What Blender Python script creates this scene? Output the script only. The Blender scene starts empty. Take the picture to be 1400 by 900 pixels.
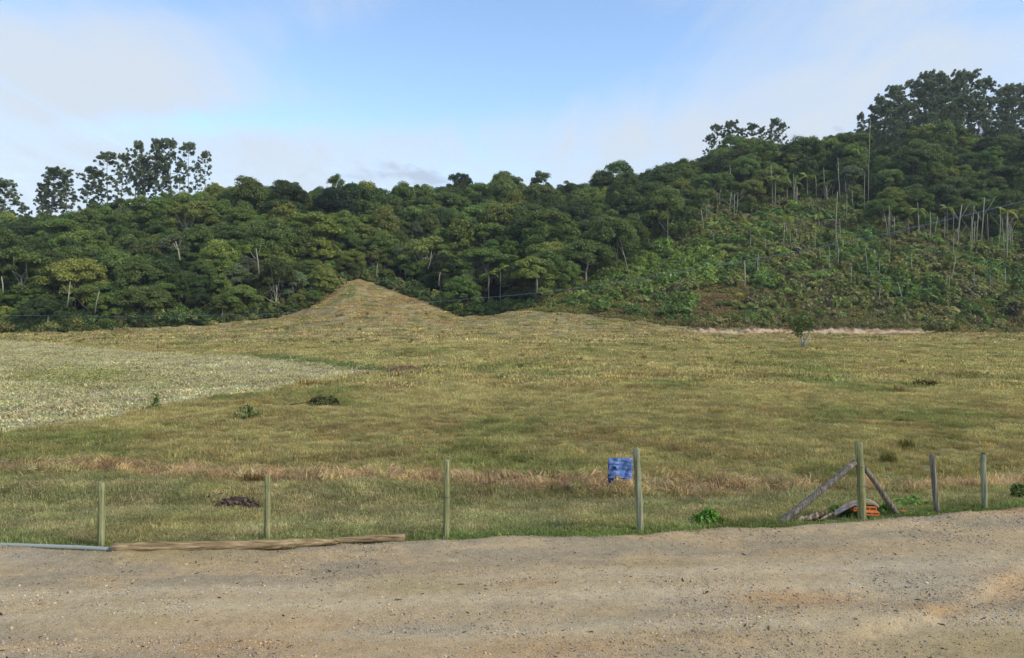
import bpy, math, random
import numpy as np
from mathutils import Vector, Matrix

# ------------------------------------------------------------------ camera
SC = bpy.context.scene
COL = SC.collection
F, CX, HY, ZC = 1058.0, 700.0, 432.0, 3.7      # focal length, centre column, horizon row (pixels of the photo), eye height
cam_d = bpy.data.cameras.new('camera'); cam = bpy.data.objects.new('camera', cam_d); COL.objects.link(cam)
cam.location = (0, 0, ZC); cam.rotation_euler = (math.radians(90), 0, 0)
cam_d.sensor_width = 36; cam_d.lens = 36 * F / 1400; cam_d.shift_y = -18 / 1400
cam_d.clip_start = 0.1; cam_d.clip_end = 6000
SC.camera = cam
SC.view_settings.view_transform = 'Standard'; SC.view_settings.look = 'None'
SC.view_settings.exposure = 1.16; SC.view_settings.gamma = 1.0
SC.cycles.use_denoising = True; SC.cycles.denoiser = 'OPENIMAGEDENOISE'; SC.cycles.denoising_input_passes = 'RGB_ALBEDO_NORMAL'; SC.cycles.denoising_prefilter = 'FAST'
SC.cycles.max_bounces = 5; SC.cycles.diffuse_bounces = 2; SC.cycles.transmission_bounces = 2; SC.cycles.glossy_bounces = 1

# ------------------------------------------------------------------ sky and sun
SUN_EL, SUN_AZ = 42.0, 118.0     # degrees; azimuth clockwise from the view direction
W = bpy.data.worlds.new('World'); SC.world = W; W.use_nodes = True
nt = W.node_tree; N = nt.nodes; L = nt.links
for n in list(N): N.remove(n)
def wn(t, **k):
    n = N.new(t)
    for a, b in k.items(): setattr(n, a, b)
    return n
def wmath(op, a, b=None, clamp=False):
    n = wn('ShaderNodeMath', operation=op, use_clamp=clamp)
    for i, v in enumerate((a, b)):
        if v is None: continue
        if isinstance(v, (int, float)): n.inputs[i].default_value = v
        else: L.new(v, n.inputs[i])
    return n.outputs[0]
out = wn('ShaderNodeOutputWorld'); bg = wn('ShaderNodeBackground'); bg.inputs[1].default_value = 0.112
sky = wn('ShaderNodeTexSky', sky_type='NISHITA'); sky.sun_disc = False
sky.sun_elevation = math.radians(SUN_EL); sky.sun_rotation = math.radians(SUN_AZ)
sky.air_density = 1.0; sky.dust_density = 0.15; sky.ozone_density = 2.0
tc = wn('ShaderNodeTexCoord'); sep = wn('ShaderNodeSeparateXYZ'); L.new(tc.outputs['Generated'], sep.inputs[0])
dx, dy, dz = sep.outputs
yy = wmath('MAXIMUM', dy, 0.04)
sx = wmath('DIVIDE', dx, yy); sz = wmath('DIVIDE', dz, yy)          # tangent-plane direction towards the hills
front = wmath('MULTIPLY', dy, 6.0, True)
def blob(px, py, wx, wy, amp, rot=0.0):
    x0, z0 = (px - CX) / F, (HY - py) / F
    ax = wmath('SUBTRACT', sx, x0); az = wmath('SUBTRACT', sz, z0)
    c, s = math.cos(rot), math.sin(rot)
    u = wmath('ADD', wmath('MULTIPLY', ax, c), wmath('MULTIPLY', az, s))
    v = wmath('SUBTRACT', wmath('MULTIPLY', az, c), wmath('MULTIPLY', ax, s))
    u = wmath('DIVIDE', u, wx / F); v = wmath('DIVIDE', v, wy / F)
    r = wmath('ADD', wmath('MULTIPLY', u, u), wmath('MULTIPLY', v, v))
    return wmath('MULTIPLY', wmath('MULTIPLY', wmath('POWER', 2.718, wmath('MULTIPLY', r, -1.0)), amp), front)
# thin cloud sheet: a plane high above, streaked
zz = wmath('ADD', wmath('MAXIMUM', dz, 0.0), 0.12)
comb = wn('ShaderNodeCombineXYZ'); L.new(wmath('DIVIDE', dx, zz), comb.inputs[0]); L.new(wmath('DIVIDE', dy, zz), comb.inputs[1])
def cnoise(scale, sclx, scly, rot, detail, rough, dist=0.0):
    mp = wn('ShaderNodeMapping'); mp.inputs['Scale'].default_value = (sclx, scly, 1); mp.inputs['Rotation'].default_value = (0, 0, rot)
    L.new(comb.outputs[0], mp.inputs[0])
    t = wn('ShaderNodeTexNoise'); t.inputs['Scale'].default_value = scale; t.inputs['Detail'].default_value = detail
    t.inputs['Roughness'].default_value = rough; t.inputs['Distortion'].default_value = dist
    L.new(mp.outputs[0], t.inputs['Vector']); return t.outputs[0]
n1 = cnoise(0.55, 1.0, 0.6, 0.5, 5, 0.55, 0.6)
n2 = cnoise(3.4, 1.0, 0.3, 0.7, 8, 0.62, 1.0)
nz = wmath('ADD', wmath('MULTIPLY', wmath('SUBTRACT', n1, 0.5), 1.1), wmath('MULTIPLY', wmath('SUBTRACT', n2, 0.5), 0.8))
m = wmath('ADD', 0.40, wmath('MULTIPLY', nz, 1.5))
for b in (blob(90, 110, 260, 95, 0.62, -0.12), blob(470, 10, 60, 40, 0.25), blob(1130, 110, 330, 120, 0.60, 0.15), blob(700, 190, 420, 45, 0.32),
          blob(700, 300, 1800, 110, 0.45), blob(300, 166, 190, 20, -0.75, 0.05), blob(640, 80, 210, 100, -0.7), blob(860, 50, 230, 80, -0.45),
          blob(400, 90, 90, 50, -0.2), blob(180, 0, 200, 22, -0.35), blob(1330, 20, 120, 25, -0.12)):
    m = wmath('ADD', m, b)
mr = wn('ShaderNodeMapRange', interpolation_type='SMOOTHSTEP'); L.new(m, mr.inputs[0])
mr.inputs[1].default_value = 0.0; mr.inputs[2].default_value = 1.3; mr.inputs[3].default_value = 0.0; mr.inputs[4].default_value = 0.95
mix = wn('ShaderNodeMix', data_type='RGBA'); L.new(mr.outputs[0], mix.inputs[0]); L.new(sky.outputs[0], mix.inputs[6])
mix.inputs[7].default_value = (2.85, 3.14, 3.44, 1)
cb2 = wn('ShaderNodeCombineXYZ'); L.new(wmath('MULTIPLY', sx, 9.0), cb2.inputs[0]); L.new(wmath('MULTIPLY', wmath('ADD', sz, wmath('MULTIPLY', sx, 0.12)), 26.0), cb2.inputs[1])
t3 = wn('ShaderNodeTexNoise'); t3.inputs['Scale'].default_value = 1.3; t3.inputs['Detail'].default_value = 7; t3.inputs['Roughness'].default_value = 0.6; t3.inputs['Distortion'].default_value = 0.5
L.new(cb2.outputs[0], t3.inputs['Vector']); n3 = t3.outputs[0]
g = None
for b in (blob(505, 240, 62, 20, 1.0, -0.1), blob(590, 246, 55, 15, 0.95, -0.25), blob(400, 240, 30, 9, 0.5), blob(1098, 188, 22, 8, 0.9), blob(1145, 176, 20, 9, 1.0), blob(940, 180, 14, 10, 0.35), blob(880, 168, 16, 6, 0.3)):
    g = b if g is None else wmath('ADD', g, b)
g = wmath('ADD', g, wmath('MULTIPLY', wmath('SUBTRACT', n3, 0.56), 3.0))
gr = wn('ShaderNodeMapRange', interpolation_type='SMOOTHSTEP'); L.new(g, gr.inputs[0])
gr.inputs[1].default_value = 0.35; gr.inputs[2].default_value = 1.1; gr.inputs[3].default_value = 0; gr.inputs[4].default_value = 0.8
mix2 = wn('ShaderNodeMix', data_type='RGBA'); L.new(gr.outputs[0], mix2.inputs[0]); L.new(mix.outputs[2], mix2.inputs[6])
mix2.inputs[7].default_value = (2.05, 2.4, 2.95, 1)
L.new(mix2.outputs[2], bg.inputs[0]); L.new(bg.outputs[0], out.inputs[0])

sun_d = bpy.data.lights.new('sun', 'SUN'); sun = bpy.data.objects.new('sun', sun_d); COL.objects.link(sun)
sun_d.energy = 1.5; sun_d.angle = math.radians(10); sun_d.color = (1.0, 0.91, 0.78)
e, a = math.radians(SUN_EL), math.radians(SUN_AZ)
SUN_DIR = Vector((math.sin(a) * math.cos(e), math.cos(a) * math.cos(e), math.sin(e)))
sun.rotation_euler = SUN_DIR.to_track_quat('Z', 'Y').to_euler(); sun.location = SUN_DIR * 100

# ------------------------------------------------------------------ helpers
rng = np.random.default_rng(7); random.seed(7)
def lin(c):
    c = c / 255.0
    return c / 12.92 if c <= 0.04045 else ((c + 0.055) / 1.055) ** 2.4
K = 1.0
def S(r, g, b, k=1.0): return np.array([lin(r), lin(g), lin(b)]) * k * K
def P(px, py, Y): return Vector(((px - CX) / F * Y, Y, ZC - (py - HY) / F * Y))
def PX(X, Y): return CX + F * X / np.maximum(Y, 0.5)
def PY(z, Y): return HY + F * (ZC - z) / np.maximum(Y, 0.5)

def _hash(ix, iy, seed):
    h = (ix.astype(np.int64) * 374761393 + iy.astype(np.int64) * 668265263 + seed * 1442695041) & 0xffffffff
    h = ((h ^ (h >> 13)) * 1274126177) & 0xffffffff
    h = h ^ (h >> 16)
    return (h & 0xffff) / 65535.0
def vnoise(x, y, seed=0):
    x = np.asarray(x, float); y = np.asarray(y, float)
    ix, iy = np.floor(x), np.floor(y); fx, fy = x - ix, y - iy
    fx = fx * fx * (3 - 2 * fx); fy = fy * fy * (3 - 2 * fy)
    a_, b_ = _hash(ix, iy, seed), _hash(ix + 1, iy, seed); c_, d_ = _hash(ix, iy + 1, seed), _hash(ix + 1, iy + 1, seed)
    return (a_ * (1 - fx) + b_ * fx) * (1 - fy) + (c_ * (1 - fx) + d_ * fx) * fy
def fbm(x, y, seed=0, octv=4):
    s, amp, t = 0, 0.5, 0
    for i in range(octv):
        s = s + amp * vnoise(x * 2 ** i, y * 2 ** i, seed + i * 17); t += amp; amp *= 0.5
    return s / t
def sstep(a_, b_, x): t = np.clip((x - a_) / (b_ - a_), 0, 1); return t * t * (3 - 2 * t)

def tag(o, label=None, cat=None, group=None, kind=None):
    if label: o['label'] = label
    if cat: o['category'] = cat
    if group: o['group'] = group
    if kind: o['kind'] = kind
    return o
def obj(name, data, parent=None, loc=None):
    o = bpy.data.objects.new(name, data); COL.objects.link(o)
    if parent is not None: o.parent = parent
    if loc is not None: o.location = loc
    return o
class MB:
    def __init__(s): s.v = []; s.f = []; s.m = []; s.n = 0
    def add(s, v, f, mat=0):
        v = np.asarray(v, float); s.v.append(v); s.f += [tuple(int(i) + s.n for i in q) for q in f]; s.m += [mat] * len(f); s.n += len(v)
    def build(s, name, mats, smooth=False):
        me = bpy.data.meshes.new(name); me.from_pydata(np.concatenate(s.v).tolist(), [], s.f)
        for m_ in mats: me.materials.append(m_)
        me.polygons.foreach_set('material_index', s.m)
        me.polygons.foreach_set('use_smooth', [smooth] * len(s.f)); me.update(); return me
def tube(path, rad, seg=6, caps=True, rough=0.0, seed=0):
    path = [Vector(p) for p in path]; r_ = random.Random(seed); V = []; Fc = []
    for i, p in enumerate(path):
        t = (path[min(i + 1, len(path) - 1)] - path[max(i - 1, 0)]).normalized()
        up = Vector((0, 0, 1)) if abs(t.z) < 0.9 else Vector((1, 0, 0))
        u = t.cross(up).normalized(); w = t.cross(u)
        for k in range(seg):
            an = 2 * math.pi * k / seg; rr = rad[i] * (1 + rough * r_.uniform(-1, 1))
            V.append(p + (u * math.cos(an) + w * math.sin(an)) * rr)
    for i in range(len(path) - 1):
        for k in range(seg): Fc.append((i * seg + k, i * seg + (k + 1) % seg, (i + 1) * seg + (k + 1) % seg, (i + 1) * seg + k))
    if caps: Fc.append(tuple(range(seg - 1, -1, -1))); Fc.append(tuple((len(path) - 1) * seg + k for k in range(seg)))
    return np.array([tuple(v) for v in V]), Fc
def unit(v): return v / np.maximum(np.linalg.norm(v, axis=1, keepdims=True), 1e-6)
def leaves(c, rad, n, size, r_, aspect=1.8, shell=0.55, upb=0.5, rnd=0.75, low=-0.4):
    """n leaf quads in an ellipsoid clump round c"""
    d = unit(r_.normal(size=(n, 3))); d[:, 2] = np.where(d[:, 2] < low, -d[:, 2], d[:, 2])
    p = d * (shell + (1 - shell) * r_.random((n, 1)) ** 0.6) * np.asarray(rad) * (0.82 + 0.3 * r_.random((n, 1))) + np.asarray(c)
    nn = unit(d * 0.7 + np.array([0, 0, upb]) + r_.normal(size=(n, 3)) * rnd)
    t = unit(np.cross(nn, r_.normal(size=(n, 3)))); b = np.cross(nn, t)
    s = size * (0.6 + 0.8 * r_.random((n, 1))); l = s * aspect * 0.5; w = s * 0.5
    v = np.stack([p - t * l, p - b * w + nn * s * 0.12, p + t * l, p + b * w - nn * s * 0.05], 1).reshape(-1, 3)
    return v, np.arange(4 * n).reshape(n, 4).tolist()

# ------------------------------------------------------------------ materials
def newmat(name):
    m_ = bpy.data.materials.new(name); m_.use_nodes = True; t = m_.node_tree
    for n in list(t.nodes): t.nodes.remove(n)
    o = t.nodes.new('ShaderNodeOutputMaterial'); return m_, t, o
def mth(t, op, a_, b_):
    n = t.nodes.new('ShaderNodeMath'); n.operation = op
    for i, v in enumerate((a_, b_)):
        if isinstance(v, (int, float)): n.inputs[i].default_value = v
        else: t.links.new(v, n.inputs[i])
    return n.outputs[0]
def rgbmix(t, fac, a_, b_, blend='MIX'):
    n = t.nodes.new('ShaderNodeMix'); n.data_type = 'RGBA'; n.blend_type = blend
    for i, v in ((0, fac), (6, a_), (7, b_)):
        if isinstance(v, (int, float)): n.inputs[i].default_value = v
        elif hasattr(v, 'is_linked'): t.links.new(v, n.inputs[i])
        else: n.inputs[i].default_value = (*[float(q) for q in v][:3], 1)
    return n.outputs[2]
def noise(t, scale, detail=4, rough=0.6, vec=None, dist=0):
    n = t.nodes.new('ShaderNodeTexNoise'); n.inputs['Scale'].default_value = scale; n.inputs['Detail'].default_value = detail
    n.inputs['Roughness'].default_value = rough; n.inputs['Distortion'].default_value = dist
    if vec is not None: t.links.new(vec, n.inputs['Vector'])
    return n.outputs[0]
def ramp(t, fac, stops):
    n = t.nodes.new('ShaderNodeValToRGB'); cr = n.color_ramp
    while len(cr.elements) < len(stops): cr.elements.new(0.5)
    for el, (p, c) in zip(cr.elements, stops): el.position = p; el.color = (*[float(q) for q in c][:3], 1)
    t.links.new(fac, n.inputs[0]); return n.outputs[0]
def principled(t, o, col, rough=0.8, spec=0.2, bump=None, bstr=0.3, bdist=0.02):
    b = t.nodes.new('ShaderNodeBsdfPrincipled'); b.inputs['Roughness'].default_value = rough; b.inputs['Specular IOR Level'].default_value = spec
    if hasattr(col, 'is_linked'): t.links.new(col, b.inputs['Base Color'])
    else: b.inputs['Base Color'].default_value = (*[float(q) for q in col][:3], 1)
    if bump is not None:
        bn = t.nodes.new('ShaderNodeBump'); bn.inputs['Strength'].default_value = bstr; bn.inputs['Distance'].default_value = bdist
        t.links.new(bump, bn.inputs['Height']); t.links.new(bn.outputs[0], b.inputs['Normal'])
    t.links.new(b.outputs[0], o.inputs[0]); return b
def foliage(name, var=0.55, trans=0.3, hue=(1.15, 1.0, 0.7), rough=0.55, spec=0.25):
    """leaf or blade: the plant's own tint, varied leaf by leaf"""
    m_, t, o = newmat(name)
    at = t.nodes.new('ShaderNodeAttribute'); at.attribute_type = 'INSTANCER'; at.attribute_name = 'tint'
    ge = t.nodes.new('ShaderNodeNewGeometry'); rn = ge.outputs['Random Per Island']
    k = mth(t, 'ADD', mth(t, 'MULTIPLY', rn, 2 * var), 1 - var)
    sc = t.nodes.new('ShaderNodeVectorMath'); sc.operation = 'SCALE'; t.links.new(at.outputs['Vector'], sc.inputs[0]); t.links.new(k, sc.inputs['Scale'])
    h = t.nodes.new('ShaderNodeVectorMath'); h.operation = 'MULTIPLY'; t.links.new(sc.outputs[0], h.inputs[0]); h.inputs[1].default_value = hue
    r2 = t.nodes.new('ShaderNodeMath'); r2.operation = 'FRACT'; t.links.new(mth(t, 'MULTIPLY', rn, 7.31), r2.inputs[0])
    c = rgbmix(t, r2.outputs[0], sc.outputs[0], h.outputs[0])
    p = t.nodes.new('ShaderNodeBsdfPrincipled'); t.links.new(c, p.inputs['Base Color']); p.inputs['Roughness'].default_value = rough; p.inputs['Specular IOR Level'].default_value = spec
    tr = t.nodes.new('ShaderNodeBsdfTranslucent'); t.links.new(rgbmix(t, 1.0, c, (1.1, 1.15, 0.5), 'MULTIPLY'), tr.inputs[0])
    mx = t.nodes.new('ShaderNodeMixShader'); mx.inputs[0].default_value = trans
    t.links.new(p.outputs[0], mx.inputs[1]); t.links.new(tr.outputs[0], mx.inputs[2]); t.links.new(mx.outputs[0], o.inputs[0]); return m_
def wood(name, c1, c2, c3, scale=30, stretch=0.08, lying=False):
    m_, t, o = newmat(name)
    tcx = t.nodes.new('ShaderNodeTexCoord'); mp = t.nodes.new('ShaderNodeMapping'); mp.inputs['Scale'].default_value = (stretch, 1, 1) if lying else (1, 1, stretch)
    t.links.new(tcx.outputs['Object'], mp.inputs[0])
    n_ = noise(t, scale, 6, 0.65, mp.outputs[0], 0.4); n2_ = noise(t, 5, 4, 0.6, tcx.outputs['Object'])
    c = ramp(t, n_, [(0.3, c1), (0.5, c2), (0.68, c3)])
    c = rgbmix(t, n2_, c, rgbmix(t, 1.0, c, (0.62, 0.66, 0.55), 'MULTIPLY'))
    principled(t, o, c, 0.85, 0.15, n_, 0.7, 0.01); return m_
def plain(name, c, rough=0.8, spec=0.2, vary=0.3, scale=12, bstr=0.3):
    m_, t, o = newmat(name); tcx = t.nodes.new('ShaderNodeTexCoord')
    n_ = noise(t, scale, 5, 0.65, tcx.outputs['Object'])
    col = rgbmix(t, n_, np.asarray(c) * (1 - vary), np.asarray(c) * (1 + vary)); principled(t, o, col, rough, spec, n_, bstr, 0.01); return m_

M = {}
M['leaf'] = foliage('broadleaf_foliage', 0.32, 0.25, (1.08, 1.0, 0.85))
M['euc'] = foliage('eucalyptus_foliage', 0.45, 0.3, (1.1, 1.0, 0.85))
M['shrub'] = foliage('shrub_foliage', 0.35, 0.3, (1.1, 1.0, 0.85))
M['grass'] = foliage('grass_blades', 0.33, 0.3, (1.3, 1.16, 1.0), 0.75, 0.08)
M['palm'] = foliage('palm_foliage', 0.35, 0.3)
M['stalk'] = foliage('dry_stalks', 0.3, 0.1, (1.05, 1.0, 0.85), 0.8, 0.1)
M['bark'] = wood('grey_bark', S(70, 62, 52), S(105, 97, 84), S(140, 134, 120), 9, 0.3)
M['pale_bark'] = wood('pale_bark', S(125, 118, 104), S(165, 158, 142), S(190, 184, 168), 6, 0.4)
M['dark_bark'] = wood('dark_bark', S(38, 34, 28), S(60, 55, 45), S(85, 78, 66), 9, 0.3)

# ------------------------------------------------------------------ the lie of the land (height in metres as a function of place)
_e = [(-500, 747), (-200, 747), (0, 747), (150, 753), (300, 749), (555, 741), (610, 739), (700, 733), (790, 731), (880, 729), (960, 722), (1060, 720.5), (1176, 713), (1280, 702.5), (1343, 697), (1400, 692.5), (1700, 672)]
EY = np.array([ZC * F / (y - HY) for _, y in _e]); EX = np.array([(x - CX) / F for x, _ in _e]) * EY
def edge(X): return np.interp(X, EX, EY) + 0.10 * (fbm(np.asarray(X) * 1.1, 0 * np.asarray(X), 5, 3) - 0.5)
_c = np.array([  # column, base row, base distance, skyline row, ridge distance
 (-900, 470, 165, 330, 250), (-300, 462, 175, 306, 262), (0, 458, 185, 300, 270), (60, 456, 186, 296, 270), (150, 452, 190, 279, 275), (250, 447, 195, 257, 280),
 (330, 441, 203, 248, 285), (380, 432.5, 210, 250, 288), (415, 424, 215, 253, 290), (436, 411, 222, 254, 293), (455, 400, 226, 255, 296), (472, 384, 234, 258, 302), (490, 381, 238, 262, 308), (512, 384, 238, 266, 318), (535, 393, 234, 268, 328), (570, 410, 226, 269, 340),
 (630, 432, 220, 262, 352), (700, 427, 218, 258, 360), (760, 426, 205, 258, 368), (830, 432, 195, 250, 370), (880, 440, 190, 240, 370), (925, 446, 187, 226, 368), (960, 447, 186, 215, 365),
 (1080, 447, 186, 198, 360), (1160, 447, 186, 184, 350), (1260, 447, 186, 178, 332), (1300, 455, 186, 176, 328), (1400, 458, 186, 176, 322), (1700, 458, 190, 165, 320), (2300, 458, 195, 170, 320)], float)
def Hgt(X, Y):
    X = np.asarray(X, float); Y = np.asarray(Y, float)
    px = np.clip(PX(X, Y), -900, 2300)
    yb, Yb, yc, Yr = [np.interp(px, _c[:, 0], _c[:, k]) for k in (1, 2, 3, 4)]
    zb = ZC - (yb - HY) / F * Yb; zr = ZC - (yc - HY) / F * Yr - 11.0
    ed = edge(X); q = Y - ed
    zf = -0.04 - 0.26 * sstep(0.2, 3.0, q) - 0.16 * np.exp(-((q - 4.3) / 0.8) ** 2) + 0.05 * np.exp(-((q - 5.6) / 0.7) ** 2)
    zf = zf + (fbm(X * 0.45, Y * 0.45, 3, 4) - 0.5) * 0.26 * sstep(0.3, 4, q)
    zf = zf + (fbm(X * 0.05, Y * 0.05, 4, 3) - 0.5) * 0.5 * sstep(20, 60, Y)
    zf = zf + (fbm(X * 0.17, Y * 0.12, 14, 4) - .5) * 2.0 * sstep(140, 200, Y)
    st = np.clip((Y - 118) / np.maximum(Yb - 118, 1), 0, 1)
    isbank = sstep(915, 945, px) * (1 - sstep(1262, 1284, px))
    zlow = zb - isbank * 1.75                                           # the field runs in below the cut bank
    z = zf + (zlow + 0.3) * st ** 2.1
    z = z + isbank * 1.75 * sstep(-2.4, -1.6, Y - Yb)
    t = np.clip((Y - Yb) / (Yr - Yb), 0, 1.0)
    z = z + (zr - zb) * (0.72 * t + 0.28 * np.sin(t * math.pi / 2)) + (fbm(X * 0.03, Y * 0.03, 9, 3) - 0.5) * 7 * sstep(0, 0.25, t)
    return z - np.clip(Y - Yr, 0, 400) * 0.22
def ground(px, Y): X = (px - CX) / F * Y; return Vector((X, Y, float(Hgt(X, Y))))
def solveY(px, py, y0=14, y1=400):
    """nearest place on the land seen at that pixel"""
    Ys = np.concatenate([np.arange(y0, 60, 0.1), np.arange(60, y1, 0.5)]); X = (px - CX) / F * Ys
    r = PY(Hgt(X, Ys), Ys); i = np.argmax(r <= py); return float(Ys[i])
def solveC(px, py, up=8.0):
    Ys = np.arange(178, 400, 0.5); X = (px - CX) / F * Ys; r = PY(Hgt(X, Ys) + up, Ys); i = int(np.argmax(r <= py)); return float(Ys[max(i - 3, 0)])
def at(px, py): return ground(px, solveY(px, py))

STUB = np.array([(-60, 26), (-22, 22.5), (-16.7, 25.0), (-15.0, 29.6), (-13.8, 36.5), (-11.6, 45.5), (-9.0, 53), (-13.0, 60), (-19, 67), (-34, 81), (-51, 94), (-78, 118), (-120, 128)])
STUB_POLY = [((-900), 612), (0, 599), (160, 574), (300, 547), (430, 524), (525, 512), (400, 495), (250, 484), (120, 476.5), (50, 469), (-100, 463), (-900, 461)]
def inpoly(x, y, poly):
    r = np.zeros(np.shape(x), bool); j = len(poly) - 1
    for i in range(len(poly)):
        xi, yi = poly[i]; xj, yj = poly[j]
        r ^= ((yi > y) != (yj > y)) & (x < (xj - xi) * (y - yi) / (yj - yi + 1e-12) + xi); j = i
    return r
STUBW = [((px - CX) / F * (ZC + 0.35) * F / (py - HY), (ZC + 0.35) * F / (py - HY)) for px, py in STUB_POLY]
def stub(X, Y):
    wx = (fbm(X * 0.3, Y * 0.3, 31, 3) - 0.5) * 3; wy = (fbm(X * 0.3, Y * 0.3, 41, 3) - 0.5) * 4
    return inpoly(X + wx * 0.5, Y + wy * 0.5, STUBW)
def dryline(X, Y):
    px = PX(X, Y); yl = np.interp(px, [0, 120, 200, 330, 420, 500, 620, 800, 900, 1060, 1250, 1400], [650, 645, 652, 660, 664, 660, 665, 667, 668, 670, 674, 668])
    return 4.12 * F / (yl - HY)
C = dict(verge=S(146, 148, 104), lush=S(108, 134, 70), path=S(150, 138, 112), dry=S(182, 158, 130), near=S(162, 153, 106), olive=S(176, 166, 117), far=S(176, 163, 119), mound=S(180, 161, 113),
         stub=S(186, 180, 144), stubg=S(158, 158, 104), brown=S(140, 114, 80), fgreen=S(124, 132, 78), forest=S(46, 42, 30))
def mixc(a_, b_, t): return a_ * (1 - t[..., None]) + b_ * t[..., None]
def landtint(X, Y):
    """the colour of what grows at a place"""
    sh = np.shape(X); X = np.asarray(X, float); Y = np.asarray(Y, float)
    n_a, n_b, n_c = fbm(X * 0.35, Y * 0.22, 51, 4), fbm(X * 0.07, Y * 0.05, 61, 3), fbm(X * 1.3, Y * 1.3, 71, 3)
    px = PX(X, Y); ed = edge(X)
    c = np.broadcast_to(C['near'], sh + (3,)).copy()
    c = mixc(c, C['olive'], sstep(22, 42, Y + (n_b - .5) * 16)); c = mixc(c, C['far'], sstep(85, 150, Y + (n_b - 0.5) * 40)); c = mixc(c, C['mound'], sstep(150, 190, Y) * np.exp(-((px - 500) / 130) ** 2))
    c = mixc(c, C['brown'], 0.28 * sstep(0.54, 0.7, n_a) * sstep(19, 24, Y)); c = mixc(c, C['fgreen'], 0.7 * sstep(0.56, 0.72, fbm(X * 0.22, Y * 0.16, 81, 4)))
    s = stub(X, Y)
    sg = np.exp(-((px - 110) / 120) ** 2 - ((PY(-0.35, Y) - 520) / 16) ** 2)
    c = np.where(s[..., None], mixc(np.broadcast_to(C['stub'], sh + (3,)) * (0.8 + 0.4 * n_a[..., None]), C['stubg'], np.clip(sg * 0.9 + sstep(0.52, 0.7, n_b) * 0.4, 0, 1)), c)
    q = Y - ed; dl = dryline(X, Y) + (n_a - 0.5) * 0.9
    up_ = np.interp(px, [250, 400, 525, 560], [484, 495, 511, 514]); gl = np.exp(-((PY(-0.35, Y) - up_ + 1) / 3.2) ** 2) * sstep(300, 380, px) * (1 - sstep(545, 575, px))
    c = mixc(c, S(104, 124, 70), np.clip(gl * .9, 0, 1))
    bp = np.exp(-((px - 553) / 20) ** 4 - ((PY(-0.35, Y) - 511) / 5) ** 4); c = mixc(c, S(128, 102, 82), np.clip(bp, 0, 1) * .9)
    v = 1 - sstep(-0.9, -0.55, Y - dl)
    vc = mixc(np.broadcast_to(C['verge'], sh + (3,)), C['near'], sstep(0.45, 0.62, n_a) * 0.7); vc = mixc(vc, S(172, 162, 124), .75 * sstep(.5, .68, fbm(X * 1.1, Y * 1.6, 77, 3))); vc = mixc(vc, C['path'], 0.8 * np.exp(-((q - 3.3 - (n_b - .5)) / 0.22) ** 2) * sstep(330, 420, px)); vc = mixc(vc, C['lush'], 0.75 * np.exp(-(q / 0.45) ** 2))
    c = mixc(c, vc, v)
    d = np.exp(-((Y - dl) / 0.5) ** 2); c = mixc(c, C['dry'] * (0.85 + 0.3 * n_c[..., None]), np.clip(d * (0.55 + 0.9 * n_a), 0, 1))
    Yb = np.interp(np.clip(px, -900, 2300), _c[:, 0], _c[:, 2])
    hill = sstep(-1, 2.5, Y - Yb + (n_a - .5) * 3); c = mixc(c, np.where((px > 720)[..., None], mixc(np.broadcast_to(S(136, 128, 90), sh + (3,)), S(108, 116, 70), sstep(.4, .6, n_a)), C['forest']), hill)
    return c * (0.68 + 0.64 * n_c[..., None]) * (0.72 + .56 * fbm(X * 2.6, Y * 2.2, 72, 2)[..., None])

def setcol(me, cols):
    at_ = me.color_attributes.new('ground_colour', 'FLOAT_COLOR', 'POINT')
    at_.data.foreach_set('color', np.concatenate([cols, np.ones((len(cols), 1))], 1).astype(np.float32).ravel())
def gridmesh(name, Xg, Yg, Zg, mat, cols):
    r_, c_ = Xg.shape; idx = np.arange(r_ * c_).reshape(r_, c_)
    fc = np.stack([idx[:-1, :-1], idx[:-1, 1:], idx[1:, 1:], idx[1:, :-1]], -1).reshape(-1, 4)
    me = bpy.data.meshes.new(name); me.from_pydata(np.stack([Xg, Yg, Zg], -1).reshape(-1, 3).tolist(), [], fc.tolist())
    me.materials.append(mat); me.polygons.foreach_set('use_smooth', [True] * len(fc)); setcol(me, cols.reshape(-1, 3)); me.update(); return me
def groundmat(name, sc1, sc2, lo, hi, bstr, bdist, dark=0.6):
    m_, t, o = newmat(name)
    at_ = t.nodes.new('ShaderNodeVertexColor'); at_.layer_name = 'ground_colour'
    ge = t.nodes.new('ShaderNodeNewGeometry')
    a1, a2 = noise(t, sc1, 8, 0.7, ge.outputs['Position']), noise(t, sc2, 4, 0.6, ge.outputs['Position'])
    k = mth(t, 'ADD', mth(t, 'MULTIPLY', a1, 0.7), mth(t, 'MULTIPLY', a2, 0.3))
    f = ramp(t, k, [(0.36, (lo,) * 3), (0.5, (1.0,) * 3), (0.64, (hi,) * 3)])
    principled(t, o, rgbmix(t, 1.0, at_.outputs[0], f, 'MULTIPLY'), 0.95, 0.1, k, bstr, bdist); return m_
M['land'] = groundmat('meadow_soil', 5, 0.9, 0.5, 1.25, 0.6, 0.12)
M['gravel'] = groundmat('packed_gravel', 42, 9, 0.62, 1.25, 0.8, 0.04)

cols_px = np.concatenate([np.arange(-900, -100, 20), np.arange(-100, 1500, 4), np.arange(1500, 2301, 20)]).astype(float)
rows_q = np.concatenate([np.arange(-0.35, 8, 0.2), np.arange(8, 46, 0.7), np.arange(46, 168, 2.5)])
Yrow2 = np.concatenate([np.arange(183, 193, 0.5), np.arange(193, 420, 4), np.linspace(420, 900, 12)])
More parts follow.
